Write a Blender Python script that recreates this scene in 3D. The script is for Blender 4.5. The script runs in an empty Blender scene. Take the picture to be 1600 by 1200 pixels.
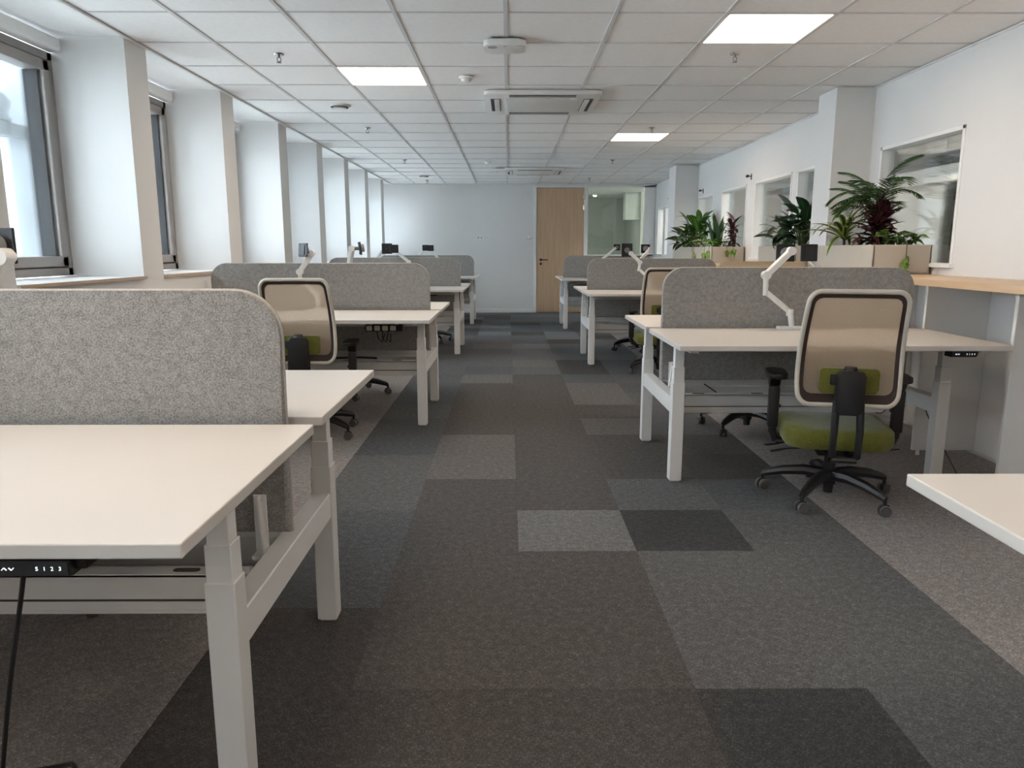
import bpy, bmesh, math, random
from mathutils import Vector, Matrix
random.seed(7)
PI = math.pi
C = bpy.context.scene.collection
sc = bpy.context.scene

# ------------------------------------------------------------------ camera, sky, exposure
CAMH = 1.2555
cam_d = bpy.data.cameras.new('camera'); cam = bpy.data.objects.new('camera', cam_d); C.objects.link(cam)
cam_d.sensor_width = 36.0; cam_d.lens = 1160 * 36 / 1600; cam_d.clip_end = 200; cam_d.clip_start = 0.05
cam.location = (0, 0, CAMH)
cam.rotation_euler = (PI/2 - 0.1796, 0, -0.0049)
sc.camera = cam
w = bpy.data.worlds.new('sky'); sc.world = w; w.use_nodes = True
bgn = w.node_tree.nodes['Background']
bgn.inputs[0].default_value = (0.82, 0.905, 1.0, 1); bgn.inputs[1].default_value = 7.0
sc.view_settings.view_transform = 'Standard'; sc.view_settings.look = 'None'
sc.view_settings.gamma = 1.0; sc.view_settings.use_curve_mapping = False
sc.view_settings.exposure = 1.25
LIGHT_COL = (1.0, 0.80, 0.62); LIGHT_STR = 8.0

# ------------------------------------------------------------------ materials
def newmat(name):
    m = bpy.data.materials.new(name); m.use_nodes = True
    return m, m.node_tree.nodes, m.node_tree.links, m.node_tree.nodes['Principled BSDF']

def coords(n, l, scale, kind='Object'):
    tc = n.new('ShaderNodeTexCoord'); mp = n.new('ShaderNodeMapping')
    mp.inputs['Scale'].default_value = scale
    l.new(tc.outputs[kind], mp.inputs['Vector'])
    return mp.outputs['Vector']

def plain(name, col, rough=0.5, metal=0.0, noise=0.03, nscale=12, bump=0.0, spec=0.5):
    m, n, l, p = newmat(name)
    p.inputs['Roughness'].default_value = rough; p.inputs['Metallic'].default_value = metal
    p.inputs['Specular IOR Level'].default_value = spec
    v = coords(n, l, (1, 1, 1))
    t = n.new('ShaderNodeTexNoise'); t.inputs['Scale'].default_value = nscale; t.inputs['Detail'].default_value = 3
    l.new(v, t.inputs['Vector'])
    r = n.new('ShaderNodeValToRGB')
    a = [max(0, c * (1 - noise)) for c in col]; b = [min(1, c * (1 + noise)) for c in col]
    r.color_ramp.elements[0].color = (*a, 1); r.color_ramp.elements[1].color = (*b, 1)
    r.color_ramp.elements[0].position = 0.3; r.color_ramp.elements[1].position = 0.7
    l.new(t.outputs['Fac'], r.inputs['Fac']); l.new(r.outputs['Color'], p.inputs['Base Color'])
    if bump:
        bp = n.new('ShaderNodeBump'); bp.inputs['Strength'].default_value = bump; bp.inputs['Distance'].default_value = 0.002
        t2 = n.new('ShaderNodeTexNoise'); t2.inputs['Scale'].default_value = nscale * 12; l.new(v, t2.inputs['Vector'])
        l.new(t2.outputs['Fac'], bp.inputs['Height']); l.new(bp.outputs['Normal'], p.inputs['Normal'])
    return m

def fabric(name, dark, light, s1=260, s2=30, rough=0.95):
    m, n, l, p = newmat(name)
    p.inputs['Roughness'].default_value = rough; p.inputs['Specular IOR Level'].default_value = 0.15
    p.inputs['Sheen Weight'].default_value = 0.25
    v = coords(n, l, (1, 1, 1))
    a = n.new('ShaderNodeTexNoise'); a.inputs['Scale'].default_value = s1; a.inputs['Detail'].default_value = 4
    b = n.new('ShaderNodeTexNoise'); b.inputs['Scale'].default_value = s2; b.inputs['Detail'].default_value = 5
    l.new(v, a.inputs['Vector']); l.new(v, b.inputs['Vector'])
    mx = n.new('ShaderNodeMix'); mx.inputs['Factor'].default_value = 0.25
    l.new(a.outputs['Fac'], mx.inputs[2]); l.new(b.outputs['Fac'], mx.inputs[3])
    r = n.new('ShaderNodeValToRGB')
    r.color_ramp.elements[0].position = 0.36; r.color_ramp.elements[0].color = (*dark, 1)
    r.color_ramp.elements[1].position = 0.64; r.color_ramp.elements[1].color = (*light, 1)
    l.new(mx.outputs[0], r.inputs['Fac']); l.new(r.outputs['Color'], p.inputs['Base Color'])
    bp = n.new('ShaderNodeBump'); bp.inputs['Strength'].default_value = 0.35; bp.inputs['Distance'].default_value = 0.001
    l.new(a.outputs['Fac'], bp.inputs['Height']); l.new(bp.outputs['Normal'], p.inputs['Normal'])
    return m

def carpet(name, col):
    col = [c * 1.6 for c in col]
    m, n, l, p = newmat(name)
    p.inputs['Roughness'].default_value = 1.0; p.inputs['Specular IOR Level'].default_value = 0.12
    g = n.new('ShaderNodeNewGeometry')
    outs = []
    for sc_ in ((420, 90, 1), (90, 420, 1), (35, 35, 1)):
        mp = n.new('ShaderNodeMapping'); mp.inputs['Scale'].default_value = sc_
        l.new(g.outputs['Position'], mp.inputs['Vector'])
        t = n.new('ShaderNodeTexNoise'); t.inputs['Scale'].default_value = 1.0; t.inputs['Detail'].default_value = 3
        l.new(mp.outputs['Vector'], t.inputs['Vector']); outs.append(t.outputs['Fac'])
    mx = n.new('ShaderNodeMath'); mx.operation = 'MAXIMUM'
    l.new(outs[0], mx.inputs[0]); l.new(outs[1], mx.inputs[1])
    av = n.new('ShaderNodeMath'); av.operation = 'MULTIPLY_ADD'; av.inputs[1].default_value = 0.22
    l.new(outs[2], av.inputs[0]); l.new(mx.outputs[0], av.inputs[2])
    r = n.new('ShaderNodeValToRGB')
    e = r.color_ramp.elements
    e[0].position = 0.52; e[0].color = (*[c * 0.62 for c in col], 1)
    e[1].position = 0.84; e[1].color = (*[min(1, c * 2.3) for c in col], 1)
    k = e.new(0.68); k.color = (*col, 1)
    l.new(av.outputs[0], r.inputs['Fac']); l.new(r.outputs['Color'], p.inputs['Base Color'])
    bp = n.new('ShaderNodeBump'); bp.inputs['Strength'].default_value = 0.4; bp.inputs['Distance'].default_value = 0.002
    l.new(mx.outputs[0], bp.inputs['Height']); l.new(bp.outputs['Normal'], p.inputs['Normal'])
    return m

def wood(name, a, b, scale, rough=0.45):
    m, n, l, p = newmat(name)
    p.inputs['Roughness'].default_value = rough
    v = coords(n, l, scale)
    t = n.new('ShaderNodeTexNoise'); t.inputs['Scale'].default_value = 2.0; t.inputs['Detail'].default_value = 8
    t.inputs['Distortion'].default_value = 0.6
    l.new(v, t.inputs['Vector'])
    r = n.new('ShaderNodeValToRGB')
    r.color_ramp.elements[0].position = 0.3; r.color_ramp.elements[0].color = (*a, 1)
    r.color_ramp.elements[1].position = 0.7; r.color_ramp.elements[1].color = (*b, 1)
    l.new(t.outputs['Fac'], r.inputs['Fac']); l.new(r.outputs['Color'], p.inputs['Base Color'])
    return m

def emit(name, col, s):
    m, n, l, p = newmat(name)
    e = n.new('ShaderNodeEmission'); e.inputs[0].default_value = (*col, 1); e.inputs[1].default_value = s
    l.new(e.outputs[0], n['Material Output'].inputs['Surface'])
    return m

def glass(name, tint=(1, 1, 1), refl=1.0):
    m, n, l, p = newmat(name)
    tr = n.new('ShaderNodeBsdfTransparent'); tr.inputs[0].default_value = (*tint, 1)
    gl = n.new('ShaderNodeBsdfGlossy'); gl.inputs['Roughness'].default_value = 0.02
    gl.inputs[0].default_value = (0.95, 0.97, 0.97, 1)
    fr = n.new('ShaderNodeFresnel'); fr.inputs[0].default_value = 1.45
    mu = n.new('ShaderNodeMath'); mu.operation = 'MULTIPLY'; mu.inputs[1].default_value = refl
    l.new(fr.outputs[0], mu.inputs[0])
    mx = n.new('ShaderNodeMixShader')
    l.new(mu.outputs[0], mx.inputs[0]); l.new(tr.outputs[0], mx.inputs[1]); l.new(gl.outputs[0], mx.inputs[2])
    l.new(mx.outputs[0], n['Material Output'].inputs['Surface'])
    return m

def meshcloth(name, col, clear):
    m, n, l, p = newmat(name)
    p.inputs['Base Color'].default_value = (*col, 1); p.inputs['Roughness'].default_value = 0.8
    tl = n.new('ShaderNodeBsdfTranslucent'); tl.inputs[0].default_value = (*col, 1)
    m1 = n.new('ShaderNodeMixShader'); m1.inputs[0].default_value = 0.45
    l.new(p.outputs[0], m1.inputs[1]); l.new(tl.outputs[0], m1.inputs[2])
    tr = n.new('ShaderNodeBsdfTransparent'); tr.inputs[0].default_value = (1, .95, .9, 1)
    v = coords(n, l, (1, 1, 1))
    t = n.new('ShaderNodeTexNoise'); t.inputs['Scale'].default_value = 300; l.new(v, t.inputs['Vector'])
    mr = n.new('ShaderNodeMapRange'); mr.inputs[3].default_value = clear - .12; mr.inputs[4].default_value = clear + .12
    l.new(t.outputs['Fac'], mr.inputs[0])
    m2 = n.new('ShaderNodeMixShader'); l.new(mr.outputs[0], m2.inputs[0])
    l.new(m1.outputs[0], m2.inputs[1]); l.new(tr.outputs[0], m2.inputs[2])
    l.new(m2.outputs[0], n['Material Output'].inputs['Surface'])
    return m

def leafmat(name, a, b, edge=None, scale=8, rough=0.4):
    m, n, l, p = newmat(name)
    p.inputs['Roughness'].default_value = rough
    uv = n.new('ShaderNodeTexCoord'); sp = n.new('ShaderNodeSeparateXYZ'); l.new(uv.outputs['UV'], sp.inputs[0])
    t = n.new('ShaderNodeTexNoise'); t.inputs['Scale'].default_value = scale; l.new(uv.outputs['Object'], t.inputs['Vector'])
    r = n.new('ShaderNodeValToRGB'); r.color_ramp.elements[0].color = (*a, 1); r.color_ramp.elements[1].color = (*b, 1)
    r.color_ramp.elements[0].position = .35; r.color_ramp.elements[1].position = .65
    l.new(t.outputs['Fac'], r.inputs['Fac'])
    out = r.outputs['Color']
    # pale stripe along the midrib or the margins (uv x = 0..1 across)
    d = n.new('ShaderNodeMath'); d.operation = 'SUBTRACT'; d.inputs[1].default_value = 0.5; l.new(sp.outputs[0], d.inputs[0])
    ab = n.new('ShaderNodeMath'); ab.operation = 'ABSOLUTE'; l.new(d.outputs[0], ab.inputs[0])
    r2 = n.new('ShaderNodeValToRGB')
    if edge:
        r2.color_ramp.elements[0].position = 0.22; r2.color_ramp.elements[1].position = 0.30
        ecol = edge
        r2.color_ramp.elements[0].color = (0, 0, 0, 1); r2.color_ramp.elements[1].color = (1, 1, 1, 1)
    else:
        r2.color_ramp.elements[0].position = 0.02; r2.color_ramp.elements[1].position = 0.05
        ecol = [min(1, c * 1.8 + .02) for c in b]
        r2.color_ramp.elements[0].color = (1, 1, 1, 1); r2.color_ramp.elements[1].color = (0, 0, 0, 1)
    l.new(ab.outputs[0], r2.inputs['Fac'])
    mx = n.new('ShaderNodeMix'); mx.data_type = 'RGBA'
    l.new(r2.outputs['Color'], mx.inputs[0]); l.new(out, mx.inputs[6]); mx.inputs[7].default_value = (*ecol, 1)
    l.new(mx.outputs[2], p.inputs['Base Color'])
    return m

M = {}
M['wall'] = plain('wall_paint', (0.745, 0.74, 0.73), 0.75, bump=0.12, noise=0.008, nscale=5)
M['ceil'] = plain('ceiling_tile_paint', (0.90, 0.895, 0.89), 0.9, bump=0.25, noise=0.02, nscale=30)
M['rail'] = plain('ceiling_rail_paint', (0.66, 0.66, 0.66), 0.5)
M['trim'] = plain('white_trim_paint', (0.84, 0.84, 0.83), 0.4, noise=0.01)
M['desk'] = plain('desk_laminate', (0.67, 0.635, 0.59), 0.38, noise=0.01, nscale=4)
M['steel'] = plain('white_powder_coat', (0.80, 0.795, 0.78), 0.42, noise=0.01)
M['tray'] = plain('tray_powder_coat', (0.72, 0.715, 0.70), 0.45, noise=0.015)
M['alu'] = plain('window_frame_grey', (0.34, 0.32, 0.305), 0.4, metal=0.35)
M['alu2'] = plain('window_bead_light', (0.55, 0.58, 0.6), 0.35, metal=0.2)
M['seal'] = plain('rubber_seal', (0.02, 0.02, 0.022), 0.6)
M['black'] = plain('black_plastic', (0.012, 0.012, 0.014), 0.45)
M['blackm'] = plain('black_bracket', (0.02, 0.021, 0.023), 0.4, spec=0.3)
M['wheel'] = plain('wheel_rubber', (0.10, 0.10, 0.10), 0.35)
M['chrome'] = plain('bright_steel', (0.7, 0.7, 0.7), 0.2, metal=1.0)
M['cream'] = plain('cream_plastic', (0.62, 0.57, 0.50), 0.45)
M['band'] = plain('dark_mesh_edge', (0.035, 0.022, 0.018), 0.7)
M['mesh'] = meshcloth('tan_mesh', (0.56, 0.45, 0.34), 0.36)
M['green'] = fabric('green_wool', (0.095, 0.100, 0.016), (0.165, 0.168, 0.034), 220, 25)
M['felt'] = fabric('grey_felt', (0.18, 0.172, 0.165), (0.42, 0.405, 0.39), 230, 40)
M['piping'] = fabric('felt_piping', (0.40, 0.38, 0.35), (0.55, 0.53, 0.49), 260, 40)
M['tanfelt'] = fabric('tan_felt', (0.50, 0.38, 0.25), (0.60, 0.47, 0.32), 230, 40)
M['oak'] = wood('oak_veneer', (0.50, 0.34, 0.215), (0.62, 0.43, 0.285), (18, 18, 0.8))
M['shelfwood'] = wood('pale_wood', (0.62, 0.43, 0.26), (0.72, 0.52, 0.34), (14, 0.7, 14))
M['sill'] = plain('white_sill_board', (0.70, 0.68, 0.66), 0.35)
M['silledge'] = wood('sill_wood_edge', (0.50, 0.36, 0.25), (0.58, 0.43, 0.31), (10, 1, 10))
M['glass'] = glass('window_glass', (0.97, 0.99, 0.99), 0.8)
M['glassg'] = glass('green_glass', (0.86, 0.93, 0.90), 1.5)
M['concrete'] = plain('bluish_concrete', (0.52, 0.56, 0.60), 0.85, noise=0.15, nscale=3, bump=0.3)
M['galv'] = plain('galvanised_steel', (0.20, 0.21, 0.225), 0.5, metal=0.0, noise=0.1)
M['facade'] = plain('white_render', (0.85, 0.87, 0.88), 0.8)
M['facglass'] = plain('dark_glazing', (0.25, 0.32, 0.38), 0.2)
M['ground'] = plain('pale_paving', (0.6, 0.6, 0.58), 0.9)
M['planter'] = plain('planter_beige', (0.52, 0.47, 0.40), 0.55, noise=0.02)
M['soil'] = plain('soil', (0.035, 0.025, 0.018), 0.95, noise=0.4, nscale=60)
M['device'] = plain('device_plastic', (0.78, 0.78, 0.76), 0.35, noise=0.01)
M['slot'] = plain('dark_slot', (0.05, 0.05, 0.05), 0.6)
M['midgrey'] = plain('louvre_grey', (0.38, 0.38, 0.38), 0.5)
M['lamp'] = emit('light_diffuser', LIGHT_COL, LIGHT_STR)
M['lamp2'] = emit('tube_light', (1.0, 0.95, 0.88), 110.0)
M['screenled'] = emit('led_panel_glyphs', (0.8, 0.9, 1.0), 0.75)
M['conc2'] = plain('ceiling_concrete', (0.20, 0.19, 0.18), 0.9, noise=0.2, nscale=2)
M['beam'] = plain('painted_beam', (0.55, 0.53, 0.50), 0.7, noise=0.06, nscale=3)
M['hallwall'] = plain('hall_wall_paint', (0.80, 0.77, 0.73), 0.8)
M['hallfloor'] = plain('hall_floor', (0.25, 0.24, 0.23), 0.6)
M['grnwall'] = plain('grey_green_wall', (0.66, 0.70, 0.68), 0.8)
M['red'] = plain('red_ring', (0.62, 0.05, 0.035), 0.4)
M['clockface'] = plain('clock_face', (0.75, 0.66, 0.58), 0.5)
M['poster'] = plain('grey_print', (0.12, 0.13, 0.14), 0.5, noise=0.8, nscale=9)
M['socket'] = plain('socket_face', (0.80, 0.74, 0.62), 0.4)
M['palm'] = leafmat('palm_green', (0.015, 0.05, 0.012), (0.035, 0.10, 0.02))
M['drac'] = leafmat('dracaena_striped', (0.03, 0.09, 0.02), (0.05, 0.13, 0.025), edge=(0.36, 0.42, 0.08))
M['burg'] = leafmat('burgundy_leaf', (0.045, 0.010, 0.015), (0.085, 0.02, 0.028))
M['dark'] = leafmat('dark_green_leaf', (0.012, 0.045, 0.018), (0.03, 0.085, 0.03), rough=0.3)
M['mid'] = leafmat('mid_green_leaf', (0.04, 0.12, 0.02), (0.09, 0.20, 0.03))
M['pothos'] = leafmat('pothos_leaf', (0.06, 0.17, 0.02), (0.20, 0.34, 0.05), scale=30)
M['stem'] = plain('plant_stem', (0.09, 0.13, 0.04), 0.6)
M['stembrown'] = plain('brown_stem', (0.10, 0.06, 0.035), 0.7)
M['varieg'] = leafmat('cream_variegated_leaf', (0.14, 0.24, 0.06), (0.30, 0.38, 0.14), edge=(0.55, 0.58, 0.35))
CP = {k: carpet('carpet_' + k, v) for k, v in {
    'dark': (0.050, 0.048, 0.047), 'dark_warm': (0.059, 0.057, 0.056), 'black': (0.040, 0.041, 0.042),
    'mid': (0.075, 0.077, 0.079), 'mid_blue': (0.066, 0.069, 0.073), 'light': (0.099, 0.100, 0.101),
    'light_warm': (0.088, 0.085, 0.083), 'pale': (0.165, 0.153, 0.150)}.items()}

# ------------------------------------------------------------------ mesh helpers
class B:
    def __init__(s): s.bm = bmesh.new(); s.uvl = None
    def box(s, x0, x1, y0, y1, z0, z1, bev=0.0, seg=2, mat=None, mi=0):
        mtx = Matrix.Translation(((x0+x1)/2, (y0+y1)/2, (z0+z1)/2)) @ Matrix.Diagonal((abs(x1-x0), abs(y1-y0), abs(z1-z0), 1))
        if mat is not None: mtx = mat @ mtx
        r = bmesh.ops.create_cube(s.bm, size=1.0, matrix=mtx)
        vs = r['verts']
        fs = {f for v in vs for f in v.link_faces}
        for f in fs: f.material_index = mi
        if bev:
            es = list({e for v in vs for e in v.link_edges})
            bmesh.ops.bevel(s.bm, geom=es, offset=bev, segments=seg, affect='EDGES', profile=0.5, material=-1)
        return s
    def cyl(s, p0, p1, r0, r1=None, n=16, cap=True, mi=0):
        p0, p1 = Vector(p0), Vector(p1); r1 = r0 if r1 is None else r1
        d = p1 - p0; L = d.length
        q = d.to_track_quat('Z', 'Y').to_matrix().to_4x4()
        m = Matrix.Translation((p0+p1)/2) @ q
        k = len(s.bm.faces)
        bmesh.ops.create_cone(s.bm, cap_ends=cap, segments=n, radius1=r0, radius2=r1, depth=L, matrix=m)
        s.bm.faces.ensure_lookup_table()
        for f in s.bm.faces[k:]: f.material_index = mi
        return s
    def tube(s, pts, r, n=8, closed=False, flat=1.0, up=None):
        P = [Vector(p) for p in pts]; N = len(P); rings = []
        prev = None
        for i, p in enumerate(P):
            a = P[(i-1) % N] if (closed or i > 0) else P[i]
            b = P[(i+1) % N] if (closed or i < N-1) else P[i]
            t = (b - a).normalized()
            if up is not None: u = Vector(up)
            elif prev is not None: u = prev
            else: u = Vector((0, 0, 1)) if abs(t.z) < .9 else Vector((1, 0, 0))
            x = t.cross(u)
            if x.length < 1e-5: x = t.cross(Vector((1, 0.3, 0)))
            x.normalize(); y = x.cross(t).normalized(); prev = y
            rr = r[i] if isinstance(r, (list, tuple)) else r
            rings.append([s.bm.verts.new(p + x*rr*math.cos(2*PI*k/n) + y*rr*flat*math.sin(2*PI*k/n)) for k in range(n)])
        m = N if closed else N-1
        for i in range(m):
            A, Bq = rings[i], rings[(i+1) % N]
            for k in range(n):
                s.bm.faces.new((A[k], A[(k+1) % n], Bq[(k+1) % n], Bq[k]))
        if not closed:
            s.bm.faces.new(rings[0][::-1]); s.bm.faces.new(rings[-1])
        return s
    def bar(s, p0, p1, wd, th, up=(0, 0, 1), bev=0.0):
        """rectangular bar between two points, wd across, th along 'up'"""
        p0, p1 = Vector(p0), Vector(p1); t = (p1-p0); L = t.length; t.normalize()
        u = Vector(up); x = t.cross(u)
        if x.length < 1e-4: x = t.cross(Vector((0, 1, 0)))
        x.normalize(); z = x.cross(t).normalized()
        m = Matrix((x.to_4d(), t.to_4d(), z.to_4d(), (0, 0, 0, 1))).transposed()
        for i in range(3): m[3][i] = 0
        m[0][3], m[1][3], m[2][3] = (p0+p1)/2; m[3][3] = 1
        s.box(-wd/2, wd/2, -L/2, L/2, -th/2, th/2, bev, mat=m)
        return s
    def prism(s, poly, y0, y1, axis='y', mi=0, bev=0.0):
        """extrude a 2-D outline (a,b): axis y -> (x,z); axis z -> (x,y); axis x -> (y,z)"""
        def P(a, b, c):
            return {'y': (a, c, b), 'z': (a, b, c), 'x': (c, a, b)}[axis]
        A = [s.bm.verts.new(P(a, b, y0)) for a, b in poly]; Q = [s.bm.verts.new(P(a, b, y1)) for a, b in poly]
        n = len(poly); fs = [s.bm.faces.new(A[::-1]), s.bm.faces.new(Q)]
        caps = list(fs)
        for i in range(n): fs.append(s.bm.faces.new((A[i], A[(i+1) % n], Q[(i+1) % n], Q[i])))
        for f in fs: f.material_index = mi
        if bev:
            es = list({e for f in caps for e in f.edges})
            bmesh.ops.bevel(s.bm, geom=es, offset=bev, segments=3, affect='EDGES', profile=0.5)
        return s
    def done(s, name, mats, parent=None, smooth=False, loc=None, label=None, kind=None):
        bmesh.ops.recalc_face_normals(s.bm, faces=s.bm.faces)
        me = bpy.data.meshes.new(name); s.bm.to_mesh(me); s.bm.free()
        for m in (mats if isinstance(mats, (list, tuple)) else [mats]): me.materials.append(m)
        if smooth:
            for p in me.polygons: p.use_smooth = True
            try: me.set_sharp_from_angle(angle=math.radians(38))
            except Exception: pass
        o = bpy.data.objects.new(name, me); C.objects.link(o)
        if parent is not None: o.parent = parent
        if loc: o.location = loc
        if label: o['label'] = label
        if kind: o['kind'] = kind
        return o

def thing(name, label, cat, loc=(0, 0, 0), rz=0.0, group=None):
    o = bpy.data.objects.new(name, None); C.objects.link(o); o.empty_display_size = 0.1
    o.location = loc; o.rotation_euler = (0, 0, rz)
    o['label'] = label; o['category'] = cat
    if group: o['group'] = group
    return o
def tag(o, label, cat, group=None):
    o['label'] = label; o['category'] = cat
    if group: o['group'] = group
    return o
def structure(o, label=None):
    o['kind'] = 'structure'
    if label: o['label'] = label
    return o
KIDS = {}
def copy_tree(o, label=None, loc=None, rz=None, parent=None, top=True):
    c = o.copy(); C.objects.link(c)
    if parent is not None: c.parent = parent
    if top:
        if label: c['label'] = label
        if loc is not None: c.location = loc
        if rz is not None: c.rotation_euler = (0, 0, rz)
    for ch in list(o.children): copy_tree(ch, parent=c, top=False)
    return c
def rrect(x0, x1, z0, z1, r, n=8, corners=(1, 1, 1, 1)):
    """corner flags: bl, br, tr, tl"""
    pts = []
    for (cx, cz, a0), f in zip(((x0+r, z0+r, PI), (x1-r, z0+r, 1.5*PI), (x1-r, z1-r, 0), (x0+r, z1-r, .5*PI)), corners):
        if f:
            for k in range(n+1):
                a = a0 + .5*PI*k/n; pts.append((cx + r*math.cos(a), cz + r*math.sin(a)))
        else:
            pts.append((cx + r*(1 if math.cos(a0+PI/4) > 0 else -1), cz + r*(1 if math.sin(a0+PI/4) > 0 else -1)))
    return pts

# ------------------------------------------------------------------ the room
H = 2.51; XL = -2.30; XR = 2.90; YF = 14.95; YB = -3.2; WX = -2.74
SILL = 1.09
fx0, fy0 = 0.042, 2.96
# floor
b = B(); b.box(WX-.15, XR+.02, YB-.1, YF+.14, -0.12, -0.008)
floor = structure(b.done('floor', CP['dark']), 'office floor laid with square grey carpet tiles')
tile_mesh = {}
def tile_me(k, wx):
    key = (k, round(wx, 3))
    if key not in tile_mesh:
        b = B(); b.box(0.0003, wx-.0003, 0.0003, .4997, -0.008, 0.0)
        o = b.done('carpet_tile', CP[k]); tile_mesh[key] = o.data; bpy.data.objects.remove(o)
    return tile_mesh[key]
FIX = {(0, 0): 'light', (1, 0): 'black', (2, 0): 'mid', (-1, 0): 'dark_warm', (-1, 1): 'dark_warm', (0, 1): 'dark_warm', (1, 1): 'mid',
       (2, 1): 'mid_blue', (-1, 2): 'light_warm', (-1, 3): 'light_warm', (0, 2): 'dark_warm', (0, 3): 'dark_warm', (1, 2): 'dark_warm',
       (1, 3): 'dark_warm', (1, 4): 'light_warm', (1, 5): 'dark_warm', (1, 6): 'light_warm', (1, 7): 'light_warm', (0, 4): 'dark_warm',
       (0, 5): 'dark_warm', (-1, 4): 'dark_warm', (-1, 5): 'dark_warm', (-1, 6): 'dark_warm', (-1, 7): 'dark_warm', (-1, 8): 'light_warm',
       (-1, 9): 'mid_blue', (-1, 10): 'mid', (0, 6): 'dark_warm', (0, 7): 'dark_warm', (0, 8): 'dark_warm', (-2, 2): 'mid', (-2, 3): 'mid_blue',
       (1, -1): 'mid', (1, -2): 'mid', (2, -1): 'mid', (2, -2): 'mid', (2, -3): 'mid', (2, -4): 'mid_blue', (1, -3): 'black', (1, -4): 'black',
       (0, -3): 'dark', (0, -4): 'dark', (0, -1): 'dark_warm', (0, -2): 'dark_warm', (-1, -1): 'dark_warm', (-1, -2): 'dark_warm', (-1, -3): 'dark',
       (-1, -4): 'dark', (-2, 1): 'mid', (-2, 0): 'mid_blue', (-2, -1): 'mid_blue', (-2, -2): 'dark', (-2, -3): 'dark', (-2, -4): 'black',
       (2, 2): 'dark', (2, 3): 'dark_warm', (2, 4): 'mid', (2, 5): 'mid_blue', (2, 6): 'mid', (2, 7): 'mid_blue', (1, 8): 'mid_blue', (1, 9): 'dark',
       (1, 10): 'dark', (1, 11): 'mid', (1, 12): 'mid_blue', (0, 12): 'mid', (0, 13): 'light', (-1, 15): 'mid', (-1, 16): 'light', (-1, 18): 'light',
       (1, 15): 'light', (1, 16): 'light', (2, 14): 'mid', (-2, 4): 'mid_blue', (-2, 5): 'mid', (-2, 6): 'mid_blue', (-2, 7): 'mid_blue'}
ntile = 0
far_stuff = {}
for r in range(-12, 24):
    y = fy0 + .5*r
    for c in range(-6, 6):
        x0 = fx0 + .5*c; x1 = x0 + .5
        x0 = max(x0, XL); x1 = min(x1, XR)
        if x1 - x0 < .02: continue
        if c < -2 or c >= 3: k = 'pale'
        else: k = FIX.get((c, r)) or random.choice(['mid', 'mid_blue', 'mid_blue', 'dark', 'mid', 'light_warm'])
        if -4 <= r <= 13:
            o = bpy.data.objects.new('carpet_tile', tile_me(k, x1-x0)); C.objects.link(o); o.parent = floor
            o.location = (x0, y, 0); ntile += 1
        else:
            b = far_stuff.setdefault(k, B()); b.box(x0+.0006, x1-.0006, y+.0006, min(y+.4994, YF), -0.008, 0.0)
for k, b in far_stuff.items():
    b.done('far_carpet_tiles', CP[k], floor, kind='stuff')

# ceiling
cx0, cy0 = -0.0148, 4.296
b = B(); b.box(WX-.15, XR+.12, YB-.1, YF+.1, H+.035, H+.15)
ceiling = structure(b.done('ceiling', M['ceil']), 'suspended office ceiling of square white tiles')
b = B(); b.box(WX-.15, XL+.004, YB, YF, H-.001, H+.035); 
structure(b.done('ceiling_margin', M['ceil'], ceiling))
LIGHTS = [(2, 0), (-2, 2), (2, 7), (2, -7), (-2, -5), (-2, -12)]
ACS = [(0.28, 6.72), (0.42, 12.45)]
b = B()
for c in range(-3, 5):
    x = cx0 + .6*c; b.box(x-.011, x+.011, YB, YF, H-.002, H+.02)
for r in range(-12, 18):
    y = cy0 + .6*r; b.box(XL, XR, y-.007, y+.007, H-.0012, H+.019)
b.done('ceiling_grid', M['rail'], ceiling)
tme = {}
back = B()
for r in range(-13, 18):
    for c in range(-4, 5):
        if (c, r) in LIGHTS: continue
        x0 = max(cx0+.6*c, XL); x1 = min(cx0+.6*c+.6, XR); y0 = cy0+.6*r; y1 = min(y0+.6, YF); y0 = max(y0, YB)
        if y1-y0 < .03: continue
        if r >= -1:
            key = (round(x1-x0, 3), round(y1-y0, 3))
            if key not in tme:
                q = B(); q.box(.004, x1-x0-.004, .003, y1-y0-.003, 0.004, .019, .003, 1)
                o = q.done('ceiling_tile', M['ceil']); tme[key] = o.data; bpy.data.objects.remove(o)
            o = bpy.data.objects.new('ceiling_tile', tme[key]); C.objects.link(o); o.parent = ceiling
            o.location = (x0, y0, H + random.uniform(-.0012, .0012))
        else: back.box(x0+.004, x1-.004, y0+.003, y1-.003, H+.004, H+.019)
back.done('rear_ceiling_tiles', M['ceil'], ceiling, kind='stuff')
# perimeter angle
b = B(); b.box(XL-.004, XL+.02, YB, YF, H-.014, H-.002); b.box(XR-.02, XR+.0, YB, YF, H-.010, H-.002)
b.box(XL, XR, YF-.02, YF, H-.010, H-.002)
structure(b.done('trim_1', M['trim']), 'white angle trim around the ceiling edge')

# left wall: parapet, pillars
b = B(); b.box(WX-.02, XL, YB, YF+.1, 0, SILL-.02)
b.box(WX-.16, WX-.02, YB, YF+.1, -.1, SILL-.02)
b.box(WX-.16, WX-.06, YB, YF+.1, H-.0, H+.15)
pill = [(4.745-1.509*k, 5.02-1.509*k) for k in range(5, 0, -1)] + [(4.745+1.511*k, 5.02+1.511*k) for k in range(0, 7)]
for y0, y1 in pill: b.box(WX-.14, XL, y0, y1, SILL-.02, H)
b.box(WX-.16, XL, YB-.1, pill[0][0]-1.236, 0, H)
structure(b.done('wall_left', M['wall']), 'white window wall with deep slanting light pillars between windows')
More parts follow.
